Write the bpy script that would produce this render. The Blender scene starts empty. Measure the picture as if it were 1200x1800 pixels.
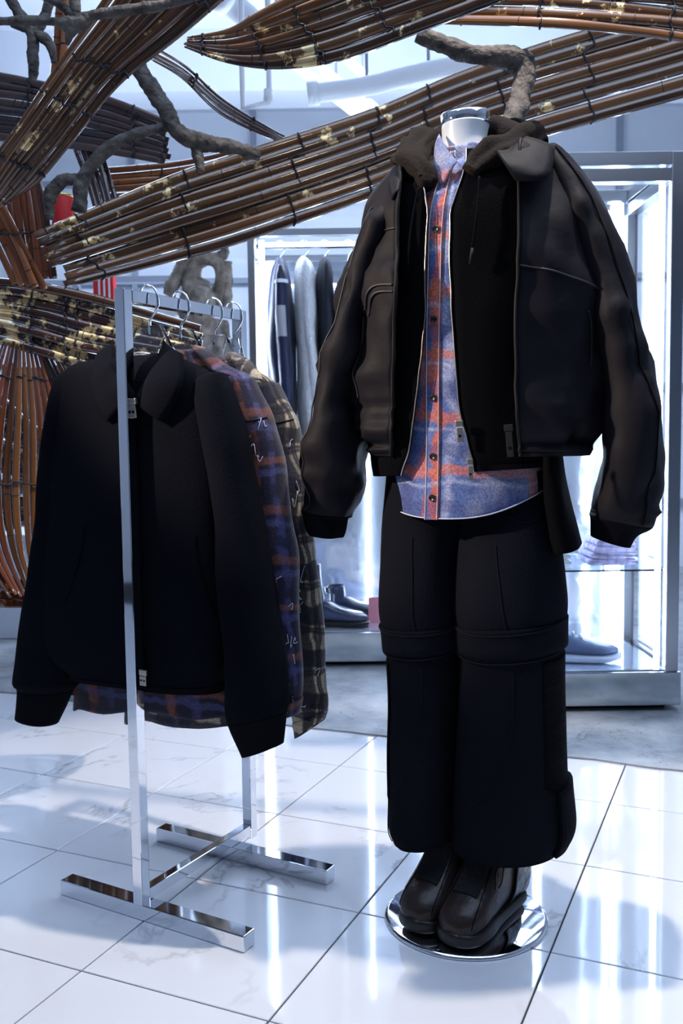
import bpy, bmesh, math, random
from mathutils import Vector, Matrix, noise
V = Vector
scn = bpy.context.scene
COL = scn.collection
random.seed(7)

# ------------------------------------------------------------------ camera (solved from the floor tile joints, tile = 0.40 m)
T = 0.4
FPX = 1656.06
PITCH, ROLL = 0.0776, -0.0133
GTH, GX, GY = -0.4167, -2.17 * T, 4.6669 * T
CAMZ = 2.4829 * T
_cp, _sp, _cr, _sr = math.cos(PITCH), math.sin(PITCH), math.cos(ROLL), math.sin(ROLL)
FWD = V((0, _cp, -_sp)); _r0 = V((1, 0, 0)); _u0 = V((0, _sp, _cp))
RGT = _cr * _r0 + _sr * _u0
UPV = _cr * _u0 - _sr * _r0
CAM = V((0, 0, CAMZ))
cd = bpy.data.cameras.new('camera'); cam = bpy.data.objects.new('camera', cd); COL.objects.link(cam)
m = Matrix((RGT, UPV, -FWD)).transposed().to_4x4(); m.translation = CAM
cam.matrix_world = m
cd.sensor_fit = 'VERTICAL'; cd.sensor_height = 36; cd.lens = 36 * FPX / 1800
cd.clip_start = 0.05; cd.clip_end = 60
cd.dof.use_dof = True; cd.dof.focus_distance = 1.95; cd.dof.aperture_fstop = 5.6
scn.camera = cam

# ------------------------------------------------------------------ world, lights, exposure
w = bpy.data.worlds.new('world'); scn.world = w; w.use_nodes = True
bg = w.node_tree.nodes['Background']; bg.inputs[0].default_value = (0.50, 0.66, 1.0, 1); bg.inputs[1].default_value = 0.75

def light(name, kind, loc, target, energy, color, **kw):
    d = bpy.data.lights.new(name, kind); d.energy = energy; d.color = color
    for k, v_ in kw.items(): setattr(d, k, v_)
    o = bpy.data.objects.new(name, d); COL.objects.link(o); o.location = loc
    o.rotation_euler = (V(target) - V(loc)).to_track_quat('-Z', 'Y').to_euler()
    return o
light('ceiling_fill_light', 'AREA', (0.4, 1.3, 3.25), (0.4, 1.3, 0), 50, (0.58, 0.74, 1.0), shape='RECTANGLE', size=3.2, size_y=1.8)  # added area light without a fixture, standing in for the general shop lighting
light('ceiling_fill_light_rear', 'AREA', (0.4, 5.2, 3.0), (0.4, 5.2, 0), 125, (0.66, 0.78, 1.0), shape='RECTANGLE', size=5.0, size_y=1.5)  # added fill without a fixture, brightens the back of the shop
light('upward_fill_rear', 'AREA', (0.2, 4.9, 2.2), (0.2, 4.9, 5), 34, (0.70, 0.81, 1.0), shape='RECTANGLE', size=4.0, size_y=0.4)  # unseen light floating in mid-room, added to brighten the rear ceiling
light('warm_track_spot', 'SPOT', (0.5, 1.8, 3.2), (0.0, 1.85, 0), 200, (1.0, 0.87, 0.74), spot_size=1.05, spot_blend=0.3, shadow_soft_size=0.03)
light('warm_side_spot', 'SPOT', (-2.3, 1.25, 2.2), (0.05, 1.95, 1.15), 420, (1.0, 0.80, 0.62), spot_size=0.42, spot_blend=0.6, shadow_soft_size=0.05)
vs = scn.view_settings
vs.view_transform = 'Standard'; vs.look = 'None'; vs.gamma = 1; vs.use_curve_mapping = False; vs.exposure = 0.3

# ------------------------------------------------------------------ pixel helpers
def ray(u, v): return (u - 600) / FPX * RGT - (v - 900) / FPX * UPV + FWD
def at(u, v, y):
    d = ray(u, v); return CAM + d * (y / d.y)
def fl(u, v, z=0.0):
    d = ray(u, v); return CAM + d * ((z - CAMZ) / d.z)
class Frame:
    def __init__(s, origin, yaw):
        s.o = V(origin); a = math.radians(yaw)
        s.ex = V((math.cos(a), -math.sin(a), 0)); s.ef = V((-math.sin(a), -math.cos(a), 0))
    def px(s, u, v, d=0.0):
        r = ray(u, v); q = s.o + s.ef * d
        return CAM + r * ((q - CAM).dot(s.ef) / r.dot(s.ef))

# ------------------------------------------------------------------ object helpers
def tag(o, label=None, cat=None, group=None, kind=None):
    if label: o['label'] = label
    if cat: o['category'] = cat
    if group: o['group'] = group
    if kind: o['kind'] = kind
    return o
def base_of(o):
    p = V((0, 0, 0))
    while o is not None:
        p = p + o.location; o = o.parent
    return p
def thing(name, label, cat, loc, group=None):
    o = bpy.data.objects.new(name, None); COL.objects.link(o); o.location = loc; o.empty_display_size = 0.05
    return tag(o, label, cat, group)
def mk(name, verts, faces, mat, parent=None, smooth=True, uv=None, origin=None, solid=0.0, soff=-1.0, bevel=0.0):
    """one mesh object from world-space vertices"""
    me = bpy.data.meshes.new(name)
    if parent is not None: b = base_of(parent)
    elif origin is not None: b = V(origin)
    else: b = V((0, 0, 0))
    me.from_pydata([tuple(V(p) - b) for p in verts], [], faces)
    if uv:
        l = me.uv_layers.new(name='UVMap')
        for lp in me.loops: l.data[lp.index].uv = uv[lp.vertex_index]
    if smooth:
        for p in me.polygons: p.use_smooth = True
    me.materials.append(mat); me.update()
    o = bpy.data.objects.new(name, me); COL.objects.link(o)
    if parent is not None: o.parent = parent
    else: o.location = b
    if solid:
        md = o.modifiers.new('thickness', 'SOLIDIFY'); md.thickness = solid; md.offset = soff
    if bevel:
        md = o.modifiers.new('bevel', 'BEVEL'); md.width = bevel; md.segments = 2; md.limit_method = 'ANGLE'
    return o
def boxvf(c, ax, ay, az):
    c = V(c); vs_ = [c + sx * ax + sy * ay + sz * az for sx in (-1, 1) for sy in (-1, 1) for sz in (-1, 1)]
    return vs_, [(0, 1, 3, 2), (4, 6, 7, 5), (0, 4, 5, 1), (2, 3, 7, 6), (0, 2, 6, 4), (1, 5, 7, 3)]
def box(name, c, ax, ay, az, mat, parent=None, bevel=0.0, **k):
    """half-extent vectors"""
    a, b = boxvf(c, V(ax), V(ay), V(az))
    return mk(name, a, b, mat, parent, smooth=False, bevel=bevel, **k)
def abox(name, lo, hi, mat, parent=None, bevel=0.0, **k):
    lo, hi = V(lo), V(hi); c = (lo + hi) / 2; h = (hi - lo) / 2
    return box(name, c, (h.x, 0, 0), (0, h.y, 0), (0, 0, h.z), mat, parent, bevel, **k)
def crom(pts, t):
    """Catmull-Rom through pts (tuples or Vectors), t in 0..1"""
    n = len(pts) - 1; x = min(max(t, 0.0), 1.0) * n; i = min(int(x), n - 1); f = x - i
    p0 = pts[max(i - 1, 0)]; p1 = pts[i]; p2 = pts[i + 1]; p3 = pts[min(i + 2, n)]
    return p1 * (1 - f * f * (3 - 2 * f)) + p2 * (f * f * (3 - 2 * f)) + (f * (1 - f) * (1 - f)) * 0.5 * (p2 - p0) - (f * f * (1 - f)) * 0.5 * (p3 - p1) if n > 0 else p1
def tubevf(path, rad, n=8, cap=True, flat=None):
    vs_, fs = [], []
    N = len(path); prev = None
    for i, p in enumerate(path):
        t = (path[min(i + 1, N - 1)] - path[max(i - 1, 0)]).normalized()
        if prev is None:
            a = V((0, 0, 1)) if abs(t.z) < 0.9 else V((1, 0, 0)); x = t.cross(a).normalized()
        else: x = (prev - t * prev.dot(t)).normalized()
        prev = x; y = t.cross(x)
        r = rad[i] if isinstance(rad, (list, tuple)) else rad
        for k in range(n):
            a = 2 * math.pi * k / n
            vs_.append(p + r * (math.cos(a) * x + math.sin(a) * y))
    for i in range(N - 1):
        for k in range(n):
            k2 = (k + 1) % n
            fs.append((i * n + k, i * n + k2, (i + 1) * n + k2, (i + 1) * n + k))
    if cap:
        fs.append(tuple(range(n - 1, -1, -1))); fs.append(tuple((N - 1) * n + k for k in range(n)))
    return vs_, fs
def tube(name, path, rad, mat, parent=None, n=8, **k):
    a, b = tubevf([V(p) for p in path], rad, n)
    return mk(name, a, b, mat, parent, **k)
def smooth_path(pts, n): return [crom(pts, i / (n - 1)) for i in range(n)]
def lathe(name, prof, c, mat, parent=None, n=40, axis=None, **k):
    c = V(c); vs_, fs = [], []
    az = V(axis).normalized() if axis else V((0, 0, 1))
    ax = az.orthogonal().normalized(); ay = az.cross(ax)
    for r, z in prof:
        for i in range(n):
            a = 2 * math.pi * i / n
            vs_.append(c + ax * (r * math.cos(a)) + ay * (r * math.sin(a)) + az * z)
    for j in range(len(prof) - 1):
        for i in range(n):
            i2 = (i + 1) % n
            fs.append((j * n + i, j * n + i2, (j + 1) * n + i2, (j + 1) * n + i))
    fs.append(tuple(range(n - 1, -1, -1))); fs.append(tuple((len(prof) - 1) * n + i for i in range(n)))
    return mk(name, vs_, fs, mat, parent, **k)

class Loft:
    """cloth-like lofted shell: rows of (centre, half-width vector, half-depth vector)"""
    def __init__(s, rows, e=2.3, wr=0.0, wf=(9, 9, 5), seed=0.0):
        s.C = [r[0] for r in rows]; s.X = [r[1] for r in rows]; s.Y = [r[2] for r in rows]
        s.e = e; s.wr = wr; s.wf = wf; s.seed = seed; s.bumps = []
    def pt(s, t, th, off=0.0):
        C, X, Y = crom(s.C, t), crom(s.X, t), crom(s.Y, t)
        c, q = math.cos(th), math.sin(th); k = 2.0 / s.e
        x = math.copysign(abs(c) ** k, c); y = math.copysign(abs(q) ** k, q)
        p = C + X * x + Y * y
        n = (X.normalized() * (c * Y.length) + Y.normalized() * (q * X.length)).normalized()
        for bt, ba, st, sa, am in s.bumps:
            g = ((t - bt) / st) ** 2 + ((math.degrees(th) % 360 - ba) / sa) ** 2
            if g < 9: off += am * math.exp(-g)
        if s.wr:
            f = s.wf; z = V((p.x * f[0] + s.seed, p.y * f[1] - s.seed, p.z * f[2]))
            a = noise.noise(z) + 0.5 * noise.noise(z * 2.3 + V((3, 1, 7)))
            off += s.wr * a
        return p + n * off
    def nrm(s, t, th):
        return ((s.pt(t, th, 0.01)) - s.pt(t, th, 0.0)).normalized()
    def sheet(s, name, mat, parent, t0=0.0, t1=1.0, a0=0.0, a1=360.0, nt=40, na=48, off=0.0, solid=0.0, cap=(False, False), **k):
        closed = abs(a1 - a0) >= 359.9
        vs_, fs, uv = [], [], []
        cols = na if closed else na + 1
        R = sum(x.length + y.length for x, y in zip(s.X, s.Y)) / (2 * len(s.X))
        for i in range(nt + 1):
            for j in range(cols):
                th = math.radians(a0 + (a1 - a0) * j / na)
                T0 = t0(math.degrees(th)) if callable(t0) else t0
                T1 = t1(math.degrees(th)) if callable(t1) else t1
                p = s.pt(T0 + (T1 - T0) * i / nt, th, off)
                vs_.append(p); uv.append((th * R, p.z))
        for i in range(nt):
            for j in range(na):
                j2 = (j + 1) % cols if closed else j + 1
                fs.append((i * cols + j, i * cols + j2, (i + 1) * cols + j2, (i + 1) * cols + j))
        if cap[0] and closed: fs.append(tuple(range(cols - 1, -1, -1)))
        if cap[1] and closed: fs.append(tuple(nt * cols + j for j in range(cols)))
        return mk(name, vs_, fs, mat, parent, uv=uv, solid=solid, **k)
    def line(s, name, mat, parent, pts, r=0.0012, off=0.001, n=30):
        """thin raised seam / piping; pts = (t, angle in degrees)"""
        P = [V((a, b, 0)) for a, b in pts]
        q = [crom(P, i / (n - 1)) for i in range(n)]
        return tube(name, [s.pt(x.x, math.radians(x.y), off) for x in q], r, mat, parent, n=6)
def rowp(fr, uL, vL, uR, vR, dep, d=0.0, dd=0.0):
    """row between two picture points on the garment's plane (d metres in front of it)"""
    L = fr.px(uL, vL, d + dd); Rr = fr.px(uR, vR, d - dd)
    return ((L + Rr) / 2, (Rr - L) / 2, fr.ef * dep)
def rows(fr, lst): return [rowp(fr, *r) for r in lst]
def patch(name, fr, pts, mat, parent, solid=0.003, bevel=0.0, sub=0, **k):
    """flat cloth piece from picture points (u, v, metres in front of the garment plane)"""
    P = [fr.px(*p) for p in pts]
    o = mk(name, P, [tuple(range(len(P)))], mat, parent, smooth=False, solid=solid, soff=0.0, bevel=bevel, **k)
    return o

# ------------------------------------------------------------------ materials
def nodes(m): return m.node_tree.nodes, m.node_tree.links
def P(name, col, rough=0.5, metal=0.0, spec=0.5, coat=0.0, sheen=0.0, emit=None, es=0.0, trans=0.0, ior=1.45, bump=None, var=None):
    """principled material; bump = (scale, strength, detail); var = (scale, amount) colour mottling"""
    m = bpy.data.materials.new(name); m.use_nodes = True
    nd, lk = nodes(m); b = nd['Principled BSDF']
    b.inputs['Base Color'].default_value = (*col, 1); b.inputs['Roughness'].default_value = rough
    b.inputs['Metallic'].default_value = metal; b.inputs['Specular IOR Level'].default_value = spec
    b.inputs['Coat Weight'].default_value = coat; b.inputs['Coat Roughness'].default_value = 0.08
    b.inputs['Sheen Weight'].default_value = sheen; b.inputs['Transmission Weight'].default_value = trans; b.inputs['IOR'].default_value = ior
    if emit: b.inputs['Emission Color'].default_value = (*emit, 1); b.inputs['Emission Strength'].default_value = es
    tc = nd.new('ShaderNodeTexCoord')
    if bump:
        n = nd.new('ShaderNodeTexNoise'); n.inputs['Scale'].default_value = bump[0]; n.inputs['Detail'].default_value = bump[2] if len(bump) > 2 else 4
        lk.new(tc.outputs['Object'], n.inputs['Vector'])
        bp = nd.new('ShaderNodeBump'); bp.inputs['Strength'].default_value = bump[1]; bp.inputs['Distance'].default_value = 0.01
        lk.new(n.outputs['Fac'], bp.inputs['Height']); lk.new(bp.outputs[0], b.inputs['Normal'])
    if var:
        n = nd.new('ShaderNodeTexNoise'); n.inputs['Scale'].default_value = var[0]; n.inputs['Detail'].default_value = 5
        lk.new(tc.outputs['Object'], n.inputs['Vector'])
        r = nd.new('ShaderNodeValToRGB'); a = var[1]
        r.color_ramp.elements[0].color = (*[c * (1 - a) for c in col], 1); r.color_ramp.elements[1].color = (*[min(1, c * (1 + a)) for c in col], 1)
        r.color_ramp.elements[0].position = 0.3; r.color_ramp.elements[1].position = 0.7
        lk.new(n.outputs['Fac'], r.inputs[0]); lk.new(r.outputs[0], b.inputs['Base Color'])
    return m
def mth(nd, lk, op, a, b=None, c=None):
    n = nd.new('ShaderNodeMath'); n.operation = op
    for i, x in enumerate((a, b, c)):
        if x is None: continue
        if isinstance(x, (int, float)): n.inputs[i].default_value = x
        else: lk.new(x, n.inputs[i])
    return n.outputs[0]
def mixc(nd, lk, fac, a, b):
    n = nd.new('ShaderNodeMix'); n.data_type = 'RGBA'
    for i, x in ((0, fac), (6, a), (7, b)):
        if isinstance(x, (int, float)): n.inputs[i].default_value = x
        elif isinstance(x, tuple): n.inputs[i].default_value = (*x, 1)
        else: lk.new(x, n.inputs[i])
    return n.outputs[2]

def marble_tile():
    m = P('polished_marble_tile', (0.80, 0.82, 0.86), 0.05, spec=0.6)
    nd, lk = nodes(m); b = nd['Principled BSDF']
    tc = nd.new('ShaderNodeTexCoord'); oi = nd.new('ShaderNodeObjectInfo')
    sc = mth(nd, lk, 'MULTIPLY', oi.outputs['Random'], 37.0)
    cx = nd.new('ShaderNodeCombineXYZ'); lk.new(sc, cx.inputs[0]); lk.new(sc, cx.inputs[1]); lk.new(sc, cx.inputs[2])
    ad = nd.new('ShaderNodeVectorMath'); ad.operation = 'ADD'; lk.new(tc.outputs['Object'], ad.inputs[0]); lk.new(cx.outputs[0], ad.inputs[1])
    n1 = nd.new('ShaderNodeTexNoise'); n1.inputs['Scale'].default_value = 2.2; n1.inputs['Detail'].default_value = 7; n1.inputs['Roughness'].default_value = 0.58; n1.inputs['Distortion'].default_value = 0.6
    lk.new(ad.outputs[0], n1.inputs['Vector'])
    v = mth(nd, lk, 'ABSOLUTE', mth(nd, lk, 'SUBTRACT', n1.outputs['Fac'], 0.5))
    vein = mth(nd, lk, 'SUBTRACT', 1.0, mth(nd, lk, 'MULTIPLY', v, 60.0)); vein = mth(nd, lk, 'MAXIMUM', vein, 0.0)
    n2 = nd.new('ShaderNodeTexNoise'); n2.inputs['Scale'].default_value = 2.4; n2.inputs['Detail'].default_value = 3; lk.new(ad.outputs[0], n2.inputs['Vector'])
    gate = nd.new('ShaderNodeMapRange'); gate.inputs[1].default_value = 0.50; gate.inputs[2].default_value = 0.62; lk.new(n2.outputs['Fac'], gate.inputs[0])
    cl = nd.new('ShaderNodeMapRange'); cl.inputs[1].default_value = 0.56; cl.inputs[2].default_value = 0.8; cl.inputs[4].default_value = 0.22; lk.new(n1.outputs['Fac'], cl.inputs[0])
    f = mth(nd, lk, 'MULTIPLY', vein, mth(nd, lk, 'MULTIPLY', gate.outputs[0], 0.6))
    f = mth(nd, lk, 'ADD', f, mth(nd, lk, 'MULTIPLY', cl.outputs[0], gate.outputs[0]))
    lk.new(mixc(nd, lk, f, (0.78, 0.80, 0.85), (0.28, 0.30, 0.35)), b.inputs['Base Color'])
    return m

def bamboo(name, dark, mid, gold=0.0, rough=0.16, pale=0.0):
    m = P(name, mid, rough, spec=0.6, coat=0.7)
    nd, lk = nodes(m); b = nd['Principled BSDF']; b.inputs['Coat Roughness'].default_value = 0.06
    uvn = nd.new('ShaderNodeUVMap'); oi = nd.new('ShaderNodeObjectInfo'); tc = nd.new('ShaderNodeTexCoord')
    mp = nd.new('ShaderNodeMapping'); mp.inputs['Scale'].default_value = (3.0, 60, 1); lk.new(uvn.outputs[0], mp.inputs[0])
    cx = nd.new('ShaderNodeCombineXYZ'); r1 = mth(nd, lk, 'MULTIPLY', oi.outputs['Random'], 91.0); lk.new(r1, cx.inputs[0]); lk.new(r1, cx.inputs[2]); lk.new(cx.outputs[0], mp.inputs['Location'])
    n = nd.new('ShaderNodeTexNoise'); n.inputs['Scale'].default_value = 1.0; n.inputs['Detail'].default_value = 5; lk.new(mp.outputs[0], n.inputs['Vector'])
    rnd = mth(nd, lk, 'ADD', mth(nd, lk, 'MULTIPLY', oi.outputs['Random'], 0.8), mth(nd, lk, 'MULTIPLY', mth(nd, lk, 'SUBTRACT', n.outputs['Fac'], 0.4), 1.6))
    mr = nd.new('ShaderNodeClamp'); lk.new(rnd, mr.inputs[0])
    col = mixc(nd, lk, mr.outputs[0], dark, mid)
    if gold > 0:
        g = nd.new('ShaderNodeTexNoise'); g.inputs['Scale'].default_value = 13; g.inputs['Detail'].default_value = 8; g.inputs['Roughness'].default_value = 0.72
        lk.new(tc.outputs['Object'], g.inputs['Vector'])
        k = nd.new('ShaderNodeMapRange'); k.inputs[1].default_value = 0.70 - 0.22 * gold; k.inputs[2].default_value = 0.73 - 0.22 * gold; lk.new(g.outputs['Fac'], k.inputs[0])
        g2 = nd.new('ShaderNodeTexNoise'); g2.inputs['Scale'].default_value = 40; lk.new(tc.outputs['Object'], g2.inputs['Vector'])
        gc = mixc(nd, lk, g2.outputs['Fac'], (0.62, 0.30, 0.06), (0.95, 0.86, 0.52))
        col = mixc(nd, lk, k.outputs[0], col, gc)
        lk.new(mth(nd, lk, 'MULTIPLY', k.outputs[0], 0.85), b.inputs['Metallic'])
        lk.new(mth(nd, lk, 'ADD', mth(nd, lk, 'MULTIPLY', k.outputs[0], 0.3), rough), b.inputs['Roughness'])
    lk.new(col, b.inputs['Base Color'])
    bp = nd.new('ShaderNodeBump'); bp.inputs['Strength'].default_value = 0.25; bp.inputs['Distance'].default_value = 0.003
    lk.new(n.outputs['Fac'], bp.inputs['Height']); lk.new(bp.outputs[0], b.inputs['Normal'])
    return m

def plaid(name, base, vert, hor, fade=None, fscale=14.0, rough=0.85, per=(0.1, 0.1), weave=1.0):
    """vert / hor = list of (position 0..1, half width, colour, strength) in one repeat"""
    m = P(name, base, rough, spec=0.2, sheen=0.2)
    nd, lk = nodes(m); b = nd['Principled BSDF']
    uvn = nd.new('ShaderNodeUVMap'); tc = nd.new('ShaderNodeTexCoord')
    dn = nd.new('ShaderNodeTexNoise'); dn.inputs['Scale'].default_value = 11; lk.new(tc.outputs['Object'], dn.inputs['Vector'])
    sp = nd.new('ShaderNodeSeparateXYZ'); lk.new(uvn.outputs[0], sp.inputs[0])
    wob = mth(nd, lk, 'MULTIPLY', mth(nd, lk, 'SUBTRACT', dn.outputs['Fac'], 0.5), 0.055)
    col = base
    for ax, lst in ((0, vert), (1, hor)):
        x = mth(nd, lk, 'ADD', sp.outputs[ax], wob)
        fr_ = mth(nd, lk, 'FRACT', mth(nd, lk, 'ADD', mth(nd, lk, 'DIVIDE', x, per[ax]), 20.0))
        for pos, hw, c, st in lst:
            d = mth(nd, lk, 'ABSOLUTE', mth(nd, lk, 'SUBTRACT', fr_, pos))
            k = nd.new('ShaderNodeMapRange'); k.inputs[1].default_value = hw; k.inputs[2].default_value = hw + 0.05; k.inputs[3].default_value = st; k.inputs[4].default_value = 0.0
            lk.new(d, k.inputs[0]); col = mixc(nd, lk, k.outputs[0], col, c)
    if fade:
        n = nd.new('ShaderNodeTexNoise'); n.inputs['Scale'].default_value = fscale; n.inputs['Detail'].default_value = 6; lk.new(tc.outputs['Object'], n.inputs['Vector'])
        k = nd.new('ShaderNodeMapRange'); k.inputs[1].default_value = 0.52; k.inputs[2].default_value = 0.75; k.inputs[4].default_value = fade[3]; lk.new(n.outputs['Fac'], k.inputs[0])
        col = mixc(nd, lk, k.outputs[0], col, fade[:3])
    wv = nd.new('ShaderNodeTexNoise'); wv.inputs['Scale'].default_value = 260; lk.new(tc.outputs['Object'], wv.inputs['Vector'])
    dk = nd.new('ShaderNodeMapRange'); dk.inputs[1].default_value = 0.35; dk.inputs[2].default_value = 0.65; dk.inputs[3].default_value = 0.62; dk.inputs[4].default_value = 1.15; lk.new(wv.outputs['Fac'], dk.inputs[0])
    mu = nd.new('ShaderNodeMix'); mu.data_type = 'RGBA'; mu.blend_type = 'MULTIPLY'; mu.inputs[0].default_value = weave
    cc = nd.new('ShaderNodeCombineColor')
    for i in range(3): lk.new(dk.outputs[0], cc.inputs[i])
    if isinstance(col, tuple): mu.inputs[6].default_value = (*col, 1)
    else: lk.new(col, mu.inputs[6])
    lk.new(cc.outputs[0], mu.inputs[7]); lk.new(mu.outputs[2], b.inputs['Base Color'])
    bp = nd.new('ShaderNodeBump'); bp.inputs['Strength'].default_value = 0.3; bp.inputs['Distance'].default_value = 0.002
    lk.new(wv.outputs['Fac'], bp.inputs['Height']); lk.new(bp.outputs[0], b.inputs['Normal'])
    return m

def concrete(name, a, b_, scale=5.0):
    m = P(name, a, 0.5, spec=0.4)
    nd, lk = nodes(m); b = nd['Principled BSDF']; tc = nd.new('ShaderNodeTexCoord')
    n = nd.new('ShaderNodeTexNoise'); n.inputs['Scale'].default_value = scale; n.inputs['Detail'].default_value = 9; n.inputs['Roughness'].default_value = 0.66; lk.new(tc.outputs['Object'], n.inputs['Vector'])
    r = nd.new('ShaderNodeMapRange'); r.inputs[1].default_value = 0.3; r.inputs[2].default_value = 0.7; lk.new(n.outputs['Fac'], r.inputs[0])
    n2 = nd.new('ShaderNodeTexNoise'); n2.inputs['Scale'].default_value = scale * 2.2; n2.inputs['Detail'].default_value = 8; n2.inputs['Distortion'].default_value = 1.2; lk.new(tc.outputs['Object'], n2.inputs['Vector'])
    cr = mth(nd, lk, 'LESS_THAN', mth(nd, lk, 'ABSOLUTE', mth(nd, lk, 'SUBTRACT', n2.outputs['Fac'], 0.62)), 0.007)
    col = mixc(nd, lk, r.outputs[0], a, b_)
    col = mixc(nd, lk, mth(nd, lk, 'MULTIPLY', cr, 0.45), col, tuple(x * 0.25 for x in a))
    lk.new(col, b.inputs['Base Color'])
    bp = nd.new('ShaderNodeBump'); bp.inputs['Strength'].default_value = 0.5; bp.inputs['Distance'].default_value = 0.006
    lk.new(n.outputs['Fac'], bp.inputs['Height']); lk.new(bp.outputs[0], b.inputs['Normal'])
    return m

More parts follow.
